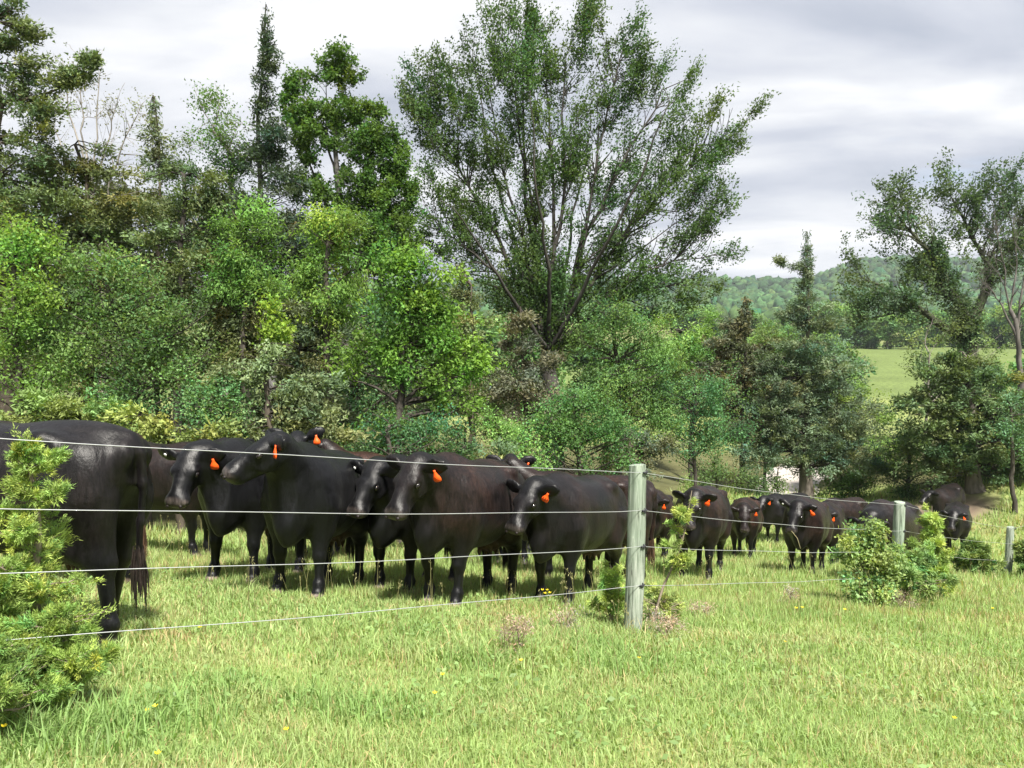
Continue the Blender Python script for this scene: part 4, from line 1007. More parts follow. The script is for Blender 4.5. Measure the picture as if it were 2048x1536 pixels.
GROUP_COW = 'black cattle standing behind the wire fence'
def cow(label, x, y, heading, neck_yaw=0.0, poll=(0.97, 1.43), head_yaw=None, head_pitch=-42, brown=0.0, scale=1.0, h=0.017, tag_side=1, tag_no=None, button=False, fat=1.0,
        legs=((0, 0), (0, 0), (0, 0), (0, 0)), udder=True, ears=(0, 0), tail=0.0, hoof=0.5, seed=0, has_tag=True, tag_size=0.95, switch=True, head_size=1.0):
    """heading in degrees (0 = +x, -90 = towards the camera). poll = (reach forward from the shoulder origin, height)."""
    rs = np.random.default_rng(900 + seed)
    ny = R(neck_yaw); hy = R(head_yaw if head_yaw is not None else neck_yaw); hp = R(head_pitch)
    base = np.array([0.50, 0.0, 1.07])
    reach = poll[0] - base[0]
    P = np.array([base[0] + reach * math.cos(ny), reach * math.sin(ny), poll[1]])
    f, l, u = rotm(hy, hp)
    muzz = P + f * 0.46 - u * 0.08
    lo = np.array([-1.02, -0.46, -0.03]); hi = np.array([0.90, 0.46, 1.44])
    for q in (P, muzz, P + l * 0.33, P - l * 0.33):
        lo = np.minimum(lo, q - 0.16); hi = np.maximum(hi, q + 0.16)
    lo[2] = min(lo[2], -0.03)
    G = Field(lo, hi, h)
    xs = [-0.86, -0.80, -0.70, -0.55, -0.35, -0.10, 0.15, 0.36, 0.52, 0.64, 0.74]
    w = np.array([0.10, 0.175, 0.235, 0.285, 0.32, 0.355, 0.35, 0.305, 0.25, 0.185, 0.09]) * fat
    hh = [0.12, 0.20, 0.275, 0.335, 0.375, 0.405, 0.410, 0.400, 0.350, 0.275, 0.15]
    zc = [1.12, 1.075, 1.03, 0.985, 0.945, 0.905, 0.895, 0.905, 0.90, 0.88, 0.84]
    G.loft(xs, w, hh, zc, 2.25, 0.05)
    # rump, hooks, pins, withers, shoulders
    for s in (-1, 1):
        G.ell((-0.44, s * 0.235 * fat, 1.235), (0.085, 0.06, 0.055), 0.09)
        G.ell((-0.85, s * 0.095, 1.16), (0.055, 0.045, 0.065), 0.07)
        G.ell((0.40, s * 0.225 * fat, 0.90), (0.15, 0.085, 0.27), 0.09)
        G.ell((-0.64, s * 0.19 * fat, 0.93), (0.19, 0.125, 0.29), 0.10)
    for s in (-1, 1):
        G.cone((0.30, s * 0.10, 1.22), (0.46, s * 0.245 * fat, 0.80), 0.05, 0.055, 0.06)
        G.cone((0.46, s * 0.235 * fat, 0.80), (0.38, s * 0.21, 0.62), 0.055, 0.06, 0.05)
    G.ell((0.34, 0, 1.25), (0.20, 0.10, 0.085), 0.12)
    G.ell((-0.55, 0, 1.27), (0.28, 0.09, 0.06), 0.10)
    # brisket and dewlap
    G.ell((0.66, 0, 0.62), (0.15, 0.105, 0.17), 0.12)
    G.cone((0.70, 0, 0.58), (0.73, 0, 0.47), 0.07, 0.028, 0.07)
    # neck
    mid = base * 0.45 + P * 0.55 + np.array([0.03 * math.cos(ny), 0.03 * math.sin(ny), 0.01])
    nb = P - f * 0.055 - u * 0.075
    G.cone(base, mid, 0.225, 0.150, 0.08)
    G.cone(mid, nb, 0.150, 0.098, 0.07)
    G.cone((0.56, 0, 0.80), mid - np.array([0, 0, 0.12]), 0.17, 0.105, 0.10)
    G.cone(mid - np.array([0, 0, 0.13]), P - u * 0.165 - f * 0.015, 0.085, 0.058, 0.06)
    G.cone((0.70, 0, 0.66), mid - np.array([0, 0, 0.24]), 0.05, 0.025, 0.09)
    # head
    A = [f, l, u]
    HS = head_size
    hpnt = lambda a, b, c: P + (f * a * 0.84 + l * b * 1.10 + u * c) * HS
    hr = lambda *r: (r[0] * HS, r[1] * HS * 1.10, r[2] * HS)
    G.ell(hpnt(0.02, 0, -0.035), hr(0.075, 0.085, 0.07), 0.03, A)            # poll
    G.ell(hpnt(0.12, 0, -0.060), hr(0.125, 0.112, 0.088), 0.03, A)           # forehead
    for s in (-1, 1):
        G.ell(hpnt(0.155, s * 0.083, -0.030), hr(0.055, 0.036, 0.036), 0.02, A)   # brow
        G.ell(hpnt(0.12, s * 0.062, -0.150), hr(0.115, 0.030, 0.075), 0.025, A)   # cheek
        G.ell(hpnt(0.475, s * 0.052, -0.066), hr(0.042, 0.036, 0.038), 0.015, A)  # nostril wing
    G.cone(hpnt(0.19, 0, -0.065), hpnt(0.40, 0, -0.078), 0.086 * HS, 0.074 * HS, 0.03)
    G.cone(hpnt(0.19, 0, -0.045), hpnt(0.40, 0, -0.050), 0.056 * HS, 0.052 * HS, 0.02)
    G.ell(hpnt(0.440, 0, -0.088), hr(0.072, 0.098, 0.080), 0.03, A)          # muzzle
    G.ell(hpnt(0.425, 0, -0.150), hr(0.058, 0.064, 0.040), 0.015, A)         # chin
    G.cone(hpnt(0.08, 0, -0.190), hpnt(0.40, 0, -0.155), 0.055 * HS, 0.042 * HS, 0.03)  # jaw
    # eye hollows: pressed in below the brow
    for s in (-1, 1):
        c_ = hpnt(0.172, s * 0.118, -0.058)
        sl, X = G.box(c_ - 0.04, c_ + 0.04, 0.02)
        d_ = np.linalg.norm(X - c_, axis=-1) - 0.024 * HS
        ff = G.F[sl]; k_ = 0.02; hh_ = np.maximum(k_ - np.abs(ff + d_), 0) / k_
        G.F[sl] = (np.maximum(ff, -d_) + hh_ * hh_ * k_ * 0.25).astype(np.float32)
    # ears
    earpos = {}
    for k, s in enumerate((1, -1)):
        lift = ears[k]
        e0 = hpnt(0.000, s * 0.075, -0.030)
        ed = unit(l * s + u * (-0.10 + lift) - f * 0.15 + np.array([0, 0, 0.10 + lift]))
        et = unit(f * 0.75 + u * 0.45 + l * s * 0.10); et = unit(et - ed * (et @ ed))
        ew = np.cross(ed, et)
        th = max(0.018, h * 1.2)
        G.cone(e0, e0 + ed * 0.055, 0.028, 0.030, 0.02)
        G.ell(e0 + ed * 0.140, (0.118, th, 0.078), 0.012, [ed, et, ew])
        earpos[s] = (e0 + ed * 0.150, ed, et, ew, th)
    # legs: front left, front right, hind left, hind right
    for k, s in enumerate((1, -1)):
        dx, dy = legs[k]
        G.cone((0.41, s * 0.185, 0.80), (0.40 + dx * 0.1, s * 0.180, 0.60), 0.15, 0.105, 0.07)
        G.cone((0.40 + dx * 0.1, s * 0.18, 0.61), (0.43 + dx * 0.5, s * 0.168 + dy * 0.5, 0.375), 0.098, 0.054, 0.05)
        G.ell((0.435 + dx * 0.5, s * 0.168 + dy * 0.5, 0.365), (0.058, 0.056, 0.062), 0.025)
        G.cone((0.43 + dx * 0.5, s * 0.168 + dy * 0.5, 0.35), (0.425 + dx * 0.9, s * 0.162 + dy * 0.9, 0.14), 0.046, 0.038, 0.025)
        G.ell((0.43 + dx * 0.92, s * 0.162 + dy * 0.9, 0.125), (0.055, 0.052, 0.05), 0.03)
        G.cone((0.43 + dx * 0.93, s * 0.162 + dy * 0.93, 0.12), (0.465 + dx, s * 0.162 + dy, 0.04), 0.045, 0.052, 0.03)
        G.ell((0.475 + dx, s * 0.162 + dy, 0.03), (0.075, 0.060, 0.042), 0.02)
    for k, s in enumerate((1, -1)):
        dx, dy = legs[2 + k]
        G.cone((-0.55, s * 0.18, 0.85), (-0.46 + dx * 0.1, s * 0.195, 0.66), 0.19, 0.135, 0.08)
        G.cone((-0.48 + dx * 0.1, s * 0.19, 0.68), (-0.68 + dx * 0.5, s * 0.165 + dy * 0.5, 0.48), 0.135, 0.070, 0.07)
        G.cone((-0.70, s * 0.16, 0.86), (-0.71 + dx * 0.45, s * 0.16 + dy * 0.45, 0.52), 0.12, 0.058, 0.08)
        G.cone((-0.695 + dx * 0.5, s * 0.163 + dy * 0.5, 0.49), (-0.675 + dx * 0.9, s * 0.157 + dy * 0.9, 0.15), 0.056, 0.040, 0.025)
        G.ell((-0.67 + dx * 0.92, s * 0.157 + dy * 0.9, 0.13), (0.056, 0.052, 0.052), 0.03)
        G.cone((-0.67 + dx * 0.93, s * 0.157 + dy * 0.93, 0.12), (-0.635 + dx, s * 0.157 + dy, 0.04), 0.046, 0.052, 0.03)
        G.ell((-0.625 + dx, s * 0.157 + dy, 0.03), (0.075, 0.058, 0.042), 0.02)
    if udder:
        G.ell((-0.44, 0, 0.56), (0.17, 0.125, 0.115), 0.06)
        for a, b in ((-0.36, 0.06), (-0.36, -0.06), (-0.49, 0.055), (-0.49, -0.055)):
            G.cone((a, b, 0.47), (a, b, 0.405), 0.026, 0.018, 0.02)
    # tail
    tp_ = [(-0.83, 0, 1.25), (-0.895, tail * 0.3, 1.17), (-0.905, tail * 0.7, 0.98), (-0.875, tail, 0.74), (-0.86, tail, 0.56)]
    for a, b, ra, rb in zip(tp_[:-1], tp_[1:], (0.045, 0.030, 0.024, 0.020), (0.030, 0.024, 0.020, 0.018)):
        G.cone(a, b, max(ra, h * 1.1), max(rb, h * 1.1), 0.03)
    V, Q = G.mesh(1)
    # colours that belong to the hide: black to rusty brown, grey muzzle, pale hooves
    V0 = V.copy()
    black = np.array([0.0024, 0.0025, 0.0031]); rust = np.array([0.019, 0.0088, 0.0060])
    nzv = 0.5 * vnoise(V[:, 0] * 3 + seed * 7, V[:, 2] * 3 + V[:, 1] * 2, 21) + 0.5 * vnoise(V[:, 0] * 8, V[:, 2] * 8 + V[:, 1] * 6 + seed, 22)
    k = np.clip(brown * (-0.1 + 1.7 * nzv), 0, 1) * sstep(0.35, 0.75, V[:, 2]) * (1 - 0.7 * sstep(0.62, 0.85, V[:, 0]))
    C = black + (rust - black) * k[:, None]
    hl = (V - P) @ np.stack([f, l, u], 1) / HS / np.array([0.84, 1, 1])
    nose = sstep(0.445, 0.475, hl[:, 0]) * (np.linalg.norm(hl - np.array([0.46, 0, -0.085]), axis=1) < 0.16) * sstep(-0.145, -0.11, hl[:, 2])
    C = C * (1 - nose[:, None]) + np.array([0.034, 0.028, 0.026]) * nose[:, None]
    hf = 1 - sstep(0.040, 0.058, V[:, 2])
    hc = np.array([0.20, 0.155, 0.125]) * hoof + black * 2 * (1 - hoof)
    C = C * (1 - hf[:, None]) + hc * hf[:, None]
    if udder:
        ud = np.exp(-((V[:, 0] + 0.43) / 0.14) ** 2 - (V[:, 1] / 0.12) ** 2) * (1 - sstep(0.52, 0.62, V[:, 2])) * sstep(0.36, 0.42, V[:, 2])
        C = C * (1 - 0.8 * ud[:, None]) + np.array([0.075, 0.042, 0.032]) * 0.8 * ud[:, None]
    # stand on the slope
    th_ = R(heading); ch, sh = math.cos(th_), math.sin(th_)
    wx = x + scale * (ch * np.array([0.45, 0.45, -0.63, -0.63]) - sh * np.array([0.16, -0.16, 0.16, -0.16]))
    wy = y + scale * (sh * np.array([0.45, 0.45, -0.63, -0.63]) + ch * np.array([0.16, -0.16, 0.16, -0.16]))
    gzf = gz(wx, wy)
    sx = (gzf[:2].mean() - gzf[2:].mean()) / 1.08; sy = (gzf[[0, 2]].mean() - gzf[[1, 3]].mean()) / 0.32
    z0 = gzf.mean() + sx * 0.09 * scale
    shear = lambda q: np.stack([q[..., 0], q[..., 1], q[..., 2] + sx * np.clip(q[..., 0], -0.9, 0.75) + sy * q[..., 1] * (1 - 0.6 * sstep(0.3, 0.7, q[..., 2]))], -1)
    root = empty('cow', (x, y, z0 - 0.012), label, 'cow', GROUP_COW, rz=th_)
    root.scale = (scale, scale, scale)
    link('body', npmesh('body', shear(V), Q, None, M_COAT, C, True), root)
    sh1 = lambda q: shear(np.asarray(q, float))
    for s in (-1, 1):
        ball(root, 'eye', sh1(hpnt(0.170, s * 0.102, -0.056)), (0.029, 0.019, 0.021), M_EYE, A, 6)
        ball(root, 'nostril', sh1(hpnt(0.520, s * 0.054, -0.064)), (0.018, 0.018, 0.015), M_NOSTRIL, A, 5)
    if has_tag:
        c, ed, et, ew, th = earpos[tag_side]
        pos = c - ed * 0.005 + et * (th + 0.010) - np.array([0, 0, 0.012])
        make_tag(root, sh1(pos), unit(et * 0.8 + f * 0.2 + np.array([0, 0, 0.12])), tag_no, tag_size, hang=(0.35 * rs.normal(), 0.35 * rs.normal(), -1.0))
    if button:
        c, ed, et, ew, th = earpos[-tag_side]
        ball(root, 'ear_button', sh1(c + et * (th + 0.004) - ed * 0.01), (0.006, 0.016, 0.016), M_BUTTON, [et, ed, ew], 6)
    if switch:
        # hair at the end of the tail
        n = 110
        t0 = np.array([-0.86, tail, 0.60])
        ang = rs.random(n) * 6.28; r_ = 0.030 * np.sqrt(rs.random(n))
        S0 = t0 + np.stack([r_ * np.cos(ang), r_ * np.sin(ang), -0.12 * rs.random(n)], -1)
        L_ = 0.16 + 0.16 * rs.random(n)
        D1 = np.stack([np.cos(ang) * 0.10 + rs.normal(size=n) * .03, np.sin(ang) * 0.10 + rs.normal(size=n) * .03, -np.ones(n)], -1)
        PT = np.stack([S0, S0 + D1 * (L_ * 0.5)[:, None], S0 + (D1 * np.array([0.6, 0.6, 1])) * L_[:, None]], 1)
        V, Q = tubes(shear(PT), np.tile(np.array([0.0045, 0.004, 0.0012]), (n, 1)), 3)
        mb = MB(); hcol = (np.array([0.008, 0.007, 0.007]) * (1 - min(1, brown)) + np.array([0.06, 0.035, 0.022]) * min(1, brown))
        mb.add(V, Q, c=np.repeat(hcol[None] * (0.6 + 0.8 * rs.random((n, 1))), 9, axis=0))
        mb.build('tail_switch', M_COAT, root)
    return root
HN, HM, HF = 0.0205, 0.030, 0.037
cow('big black cow at left with only its flank and rump in view', -2.99, 4.52, 173, neck_yaw=10, scale=0.95, h=HN, seed=1, brown=0.12, fat=1.06, legs=((0, 0), (0, 0), (-0.12, 0), (0.12, 0)), tail=-0.02, has_tag=False, hoof=0.1)
cow('rusty brown cow mostly hidden behind the big near cow, only its rump shows', -3.92, 6.35, 176, brown=1.0, scale=1.0, h=HM, seed=2, has_tag=False)
cow('black cow standing broadside at the back left, head hidden behind the raised head', -4.25, 9.35, -8, neck_yaw=-28, head_yaw=-50, poll=(0.96, 1.36), scale=1.04, h=HM, seed=3, brown=0.35)
cow('black cow with lowered face turned to the camera, left of the raised head', -2.52, 7.52, -97, neck_yaw=-24, poll=(0.95, 1.17), head_yaw=-4, head_pitch=-56, scale=1.01, h=HN, seed=4, button=True, hoof=0.8, legs=((0.02, 0.02), (0.06, -0.02), (0, 0), (0, 0)))
cow('black cow holding its head high and looking to the left', -1.77, 6.97, -97, neck_yaw=-7, poll=(0.92, 1.36), head_yaw=-54, head_pitch=-31, scale=0.995, h=HN, seed=5, hoof=0.6, legs=((0.04, 0.02), (0, -0.03), (0, 0), (0.05, 0)))
cow('black cow at the back whose face shows over the others, white button in one ear', -2.30, 9.61, -97, neck_yaw=-2, poll=(0.95, 1.48), head_yaw=11, head_pitch=-34, scale=1.035, h=HM, seed=6, button=True, ears=(0.2, 0.15))
cow('rusty brown cow at the back, only its back line visible behind the black ones', -1.80, 11.25, 178, brown=1.1, scale=1.08, h=HM, seed=7, has_tag=False)
cow('black cow with its face partly hidden by the brownish cow beside it', -1.00, 7.80, -109, neck_yaw=4, poll=(0.93, 1.21), head_yaw=-14, head_pitch=-50, scale=1.0, h=HN, seed=8, brown=0.05, hoof=0.7, has_tag=False, button=True)
cow('brownish black cow standing at the front centre, head low, nearest the fence', -0.42, 7.12, -115, neck_yaw=-2, poll=(0.93, 1.23), head_yaw=-9, head_pitch=-52, scale=1.015, h=HN, seed=9, brown=0.38, fat=1.05, hoof=0.9, legs=((0.05, 0.0), (-0.03, 0), (0.04, 0), (-0.06, 0)))
cow('black cow behind with only its poll and one tagged ear showing near the centre', 0.03, 10.75, -94, neck_yaw=2, poll=(0.96, 1.42), head_yaw=0, head_pitch=-42, scale=1.02, h=HM, seed=10, brown=0.2)
cow('black cow with lowered head and a numbered tag left of the first post', 0.62, 7.62, -122, neck_yaw=-2, poll=(0.93, 1.20), head_yaw=-8, head_pitch=-49, scale=0.945, h=HN, seed=11, brown=0.22, tag_no='127', hoof=0.2, legs=((0.03, 0.03), (-0.02, 0), (0, 0), (0, 0)))
cow('brownish cow broadside behind the first post with its udder in view', 0.86, 9.25, 180, brown=0.75, scale=0.97, h=HM, seed=12, has_tag=False, tail=0.0, hoof=0.3, legs=((0, 0), (0, 0), (-0.05, 0), (0.1, 0)))
cow('dark cow looking out from right behind the first post', 2.63, 13.9, -104, neck_yaw=-5, poll=(0.96, 1.13), head_yaw=-10, head_pitch=-56, scale=0.965, h=HM, seed=13, brown=0.5)
cow('dark brown cow facing the camera alone between the two nearest posts', 2.61, 10.46, -114, neck_yaw=4, poll=(0.92, 1.22), head_yaw=-11, head_pitch=-57, scale=0.932, h=HN, seed=14, brown=0.55, hoof=0.6, legs=((0.02, 0.02), (0.0, -0.03), (0, 0), (0, 0)))
cow('brown cow standing close behind the one facing the camera', 4.85, 15.9, -112, neck_yaw=10, poll=(0.95, 1.12), head_yaw=10, head_pitch=-60, scale=0.95, h=HF, seed=15, brown=0.75, udder=False)
cow('small black cow at the back facing left, its tagged ear in profile', 6.75, 18.9, -152, neck_yaw=10, poll=(0.95, 1.22), head_yaw=28, head_pitch=-45, scale=0.92, h=HF, seed=16, brown=0.1)
cow('black brown cow facing the camera with a stalk of grass in its mouth', 4.62, 11.94, -120, neck_yaw=-4, poll=(0.92, 1.19), head_yaw=-13, head_pitch=-51, scale=0.905, h=HM, seed=17, brown=0.42, ears=(0.0, 0.2), button=True)
cow('dark cow at the far back whose tagged head shows over the grazing one', 8.05, 18.6, -150, neck_yaw=20, poll=(0.95, 1.18), head_yaw=30, head_pitch=-45, scale=0.93, h=HF, seed=18, brown=0.45)
cow('dark cow half hidden behind the cow with the grass stalk', 6.1, 14.8, -118, neck_yaw=0, poll=(0.95, 1.12), head_yaw=10, head_pitch=-55, scale=0.94, h=HF, seed=19, brown=0.5)
cow('dark cow with its head down behind the rose bush at the second post', 5.50, 11.1, -136, neck_yaw=0, poll=(0.95, 1.00), head_yaw=-2, head_pitch=-52, scale=0.90, h=HM, seed=20, brown=0.35, has_tag=False)
cow('black cow facing the camera far off near the third post', 10.92, 18.74, -122, neck_yaw=-6, poll=(0.92, 1.16), head_yaw=-8, head_pitch=-50, scale=0.92, h=HF, seed=21, brown=0.2)
cow('black cow behind the far pair with its head turned to the left', 12.15, 21.4, -140, neck_yaw=-14, poll=(0.98, 1.30), head_yaw=-16, head_pitch=-34, scale=0.92, h=HF, seed=22, brown=0.25, has_tag=False)

# the stalk one of them is chewing
def stalk():
    p0 = at(1583, 1062, 10.86); p1 = at(1601, 1097, 10.72)
    mid = (p0 + p1) / 2 + np.array([0.02, 0, 0.02])
    V, Q = tubes(np.stack([p0, mid, p1])[None] - p0, np.array([[0.004, 0.0035, 0.002]]), 5)
    mb = MB(); mb.add(V, Q, c=(0.42, 0.38, 0.22))
    o = mb.build('grass_stalk', M_GRASS); o.location = tuple(p0)
    tag(o, 'pale dry grass stalk hanging from the mouth of a cow', 'stalk')
stalk()
# ------------------------------------------------------------------ pasture grass
def blades(x, y, hgt, wid, col, rg, segs, lean=0.55):
    n = len(x)
    z = gz(x, y) - 0.008
    az = rg.random(n) * 6.283
    ln = np.abs(rg.normal(size=n)) * lean * 0.55 + 0.12
    D = np.stack([np.cos(az), np.sin(az)], -1)
    W = np.stack([-np.sin(az + rg.normal(size=n) * 0.6), np.cos(az + rg.normal(size=n) * 0.6), np.zeros(n)], -1) * (wid / 2)[:, None]
    B0 = np.stack([x, y, z], -1)
    up = np.array([0, 0, 1.0])
    if segs == 2:
        M_ = B0 + np.concatenate([D * (hgt * ln * 0.35)[:, None], (hgt * 0.58)[:, None]], 1)
        T_ = B0 + np.concatenate([D * (hgt * ln * 1.25)[:, None], (hgt * np.clip(1.0 - 0.35 * ln ** 2, 0.35, 1))[:, None]], 1)
        V = np.stack([B0 - W, B0 + W, M_ - W * 0.85, M_ + W * 0.85, T_], 1).reshape(-1, 3)
        i = (np.arange(n) * 5)[:, None]
        Q = np.concatenate([i, i + 1, i + 3, i + 2], 1); T = np.concatenate([i + 2, i + 3, i + 4], 1)
        return V, Q, T, np.repeat(col, 5, axis=0)
    T_ = B0 + np.concatenate([D * (hgt * ln)[:, None], (hgt * np.clip(1.0 - 0.3 * ln ** 2, 0.4, 1))[:, None]], 1)
    V = np.stack([B0 - W, B0 + W, T_], 1).reshape(-1, 3)
    i = (np.arange(n) * 3)[:, None]
    return V, None, np.concatenate([i, i + 1, i + 2], 1), np.repeat(col, 3, axis=0)

def grass_color(x, y, rg):
    n = len(x)
    a = vnoise(x * 1.1, y * 1.1, 31); b = vnoise(x * 3.1, y * 3.1, 32); c = vnoise(x * 0.35, y * 0.35, 33)
    g1 = np.array([0.310, 0.415, 0.152]); g2 = np.array([0.238, 0.355, 0.122]); g3 = np.array([0.430, 0.450, 0.230])
    w = np.clip(0.35 + 0.9 * (a - 0.5) + 0.5 * (c - 0.5) + 0.2 * rg.normal(size=n), 0, 1)[:, None]
    col = g1 * (1 - w) + g2 * w
    w2 = np.clip(1.2 * (b - 0.55) + 0.25 * rg.normal(size=n), 0, 0.8)[:, None]
    col = col * (1 - w2) + g3 * w2
    col = col * (1 + 0.16 * rg.normal(size=(n, 1)))
    hay_ = 0.6 * np.exp(-((x + 2.0) / 0.28) ** 2 - ((y - 4.55) / 0.16) ** 2) + 0.30 * sstep(0.70, 0.85, vnoise(x * 0.9 + 7, y * 0.9, 36))
    st = rg.random(n) < 0.08 + 0.07 * (b > 0.6) + hay_
    col[st] = np.array([0.40, 0.34, 0.17]) * (0.7 + 0.6 * rg.random((st.sum(), 1)))
    return np.clip(col, 0.01, 0.7)

def zone(y0, y1, dens, rg, margin):
    A = 0.70 * (y1 ** 2 - y0 ** 2) + 2 * margin * (y1 - y0)
    n = int(A * dens)
    # pick y with density proportional to width
    yy = np.sqrt(rg.random(n) * (y1 ** 2 - y0 ** 2) + y0 ** 2)
    xx = (rg.random(n) * 2 - 1) * (0.70 * yy + margin)
    return xx, yy

rg = np.random.default_rng(55)
GV, GQ, GT, GC, off = [], [], [], [], 0
def addg(V, Q, T, C):
    global off
    GV.append(V); GC.append(C)
    if Q is not None: GQ.append(Q + off)
    GT.append(T + off); off += len(V)
for y0, y1, dens, segs, hs, ws, mg in [(1.7, 4.2, 7200, 2, 0.058, 0.0048, 0.9), (4.2, 6.6, 3500, 2, 0.072, 0.0072, 0.9), (6.6, 10, 1600, 1, 0.10, 0.0125, 1.0), (10, 16, 600, 1, 0.13, 0.021, 1.2), (16, 25, 230, 1, 0.17, 0.034, 1.5), (25, 36, 60, 1, 0.24, 0.07, 1.5)]:
    x, y = zone(y0, y1, dens, rg, mg)
    fe = forest_edge(x)
    cl = vnoise(x * 1.7, y * 1.7, 41) * 0.6 + vnoise(x * 5, y * 5, 42) * 0.4
    keep = (y < fe + 0.8 * rg.normal(size=len(x)) + 0.4) & ~((np.hypot((x - 13.2) / 1.9, (y - 23) / 1.3) < 0.75))
    x, y, cl = x[keep], y[keep], cl[keep]
    # longer growth along the fence line where nothing grazes
    fx = np.interp(y, [p[1] for p in POSTS], [p[0] for p in POSTS])
    along = np.exp(-((x - fx) / 0.45) ** 2) * (y > 4.4)
    hg = hs * (0.55 + 0.9 * cl ** 1.5 + 0.5 * along) * (0.6 + 0.7 * rg.random(len(x)))
    tall = rg.random(len(x)) < 0.02
    hg[tall] *= 1.7
    addg(*blades(x, y, hg, ws * (0.6 + 0.7 * rg.random(len(x))), grass_color(x, y, rg), rg, segs, 0.75))
# tufts of longer, bluer grass
tuft = [(u, v, s) for u, v, s in [(760, 1430, 1.0), (1240, 1340, 1.1), (1180, 1300, 1.0), (640, 1420, .9), (330, 1440, 1.1), (200, 1480, 1.1), (1290, 1230, 1.0), (1350, 1260, .9), (1120, 1270, .9), (1420, 1240, .8), (1530, 1250, .8), (960, 1330, .8), (60, 1470, 1.1), (460, 1380, .8), (1620, 1240, .7), (840, 1270, .7)]]
for u, v, s in tuft:
    # intersect the sight line with the ground
    for yy in np.arange(1.8, 12, 0.02):
        p = at(u, v, yy)
        if p[2] <= gz(p[0], p[1]): break
    n = int(240 * s)
    r = 0.19 * s * np.sqrt(rg.random(n)) * 1.4; a = rg.random(n) * 6.283
    x, y = p[0] + r * np.cos(a), p[1] + r * np.sin(a)
    col = np.array([0.21, 0.33, 0.105]) * (0.75 + 0.5 * rg.random((n, 1)))
    addg(*blades(x, y, 0.135 * s * (0.5 + 0.7 * rg.random(n)), 0.0062 * (0.7 + 0.6 * rg.random(n)), col, rg, 2, 0.9))
o = link('grass', npmesh('grass', np.concatenate(GV), np.concatenate(GQ), np.concatenate(GT), M_GRASS, np.concatenate(GC)))
tag(o, 'short green pasture grass covering the slope', 'grass', kind='stuff')

# low broad leaves (clover, plantain) among the blades
x, y = zone(1.8, 7.5, 140, rg, 0.8)
k = vnoise(x * 1.4, y * 1.4, 51) > 0.52
x, y = x[k], y[k]; n = len(x)
pos = np.stack([x, y, gz(x, y) + 0.02 + 0.04 * rg.random(n)], -1)
dv = rg.normal(size=(n, 3)); dv[:, 2] = np.abs(dv[:, 2]) * 0.35
cc = np.array([0.22, 0.33, 0.12]) * (0.7 + 0.6 * rg.random((n, 1)))
lv = leaf_arrays(pos, dv, 0.022 + 0.030 * rg.random(n), 0.014 + 0.016 * rg.random(n), cc, rg, 0.1)
tag(link('ground_cover', npmesh('ground_cover', lv[0], lv[1], None, M_GRASS, lv[2])), 'low clover and plantain leaves scattered through the grass', 'ground cover', kind='stuff')

# thin flowering stalks standing above the grass
x, y = zone(4.0, 11, 9, rg, 0.5)
n = len(x)
hgt = 0.22 + 0.2 * rg.random(n)
B0 = np.stack([x, y, gz(x, y)], -1); ln = rg.normal(size=(n, 2)) * 0.12
T_ = B0 + np.concatenate([ln * hgt[:, None], hgt[:, None]], 1)
M_ = (B0 + T_) / 2 + np.concatenate([ln * -0.05, np.zeros((n, 1))], 1)
V, Q = tubes(np.stack([B0, M_, T_], 1), np.tile([0.0022, 0.0018, 0.0012], (n, 1)), 3)
mb = MB()
stc = np.repeat(np.array([[0.30, 0.29, 0.13]]) * (0.6 + 0.7 * rg.random((n, 1))), 9, axis=0)
mb.add(V, Q, c=stc)
kk = np.repeat(np.arange(n), 7)
pp = T_[kk] - np.concatenate([ln[kk] * 0.0, np.zeros((len(kk), 1))], 1) + np.stack([rg.normal(size=len(kk)) * .008, rg.normal(size=len(kk)) * .008, -0.07 * rg.random(len(kk))], -1)
dd = np.stack([rg.normal(size=len(kk)) * .5, rg.normal(size=len(kk)) * .5, np.ones(len(kk))], -1)
lv = leaf_arrays(pp, dd, np.full(len(kk), 0.022), np.full(len(kk), 0.006), np.array([[0.34, 0.32, 0.16]]) * (0.6 + 0.7 * rg.random((len(kk), 1))), rg)
mb.add(lv[0], lv[1], c=lv[2])
tag(mb.build('seed_stalks', M_GRASS), 'thin pale seed stalks standing above the grass', 'grass', kind='stuff')

# ------------------------------------------------------------------ buttercups
def on_ground(u, v):
    for yy in np.arange(1.7, 30, 0.015):
        p = at(u, v, yy)
        if p[2] <= gz(p[0], p[1]) + 0.10: return p[0], p[1]
    return p[0], p[1]
def buttercup_mesh():
    st = MB(); V, Q = tubes(np.array([[[0, 0, -0.01], [0.008, 0.004, 0.07], [0.004, 0.010, 0.135]]]), np.array([[0.0018, 0.0016, 0.0013]]), 4); st.add(V, Q, c=(0.11, 0.19, 0.04))
    fl = MB()
    for k in range(5):
        a = k * 1.2566
        d_, s_ = np.array([math.cos(a), math.sin(a), 0]), np.array([-math.sin(a), math.cos(a), 0])
        c0 = np.array([0.004, 0.010, 0.134])
        fl.add([c0, c0 + d_ * 0.010 + s_ * 0.0065 + [0, 0, .006], c0 + d_ * 0.017 + s_ * 0.004 + [0, 0, .013], c0 + d_ * 0.017 - s_ * 0.004 + [0, 0, .013], c0 + d_ * 0.010 - s_ * 0.0065 + [0, 0, .006]], [(0, 1, 2, 3)], [(0, 3, 4)], c=(0.75, 0.58, 0.03))
    return st.mesh('stem', M_GRASS), fl.mesh('blossom', M_PETAL)
bst, bfl = buttercup_mesh()
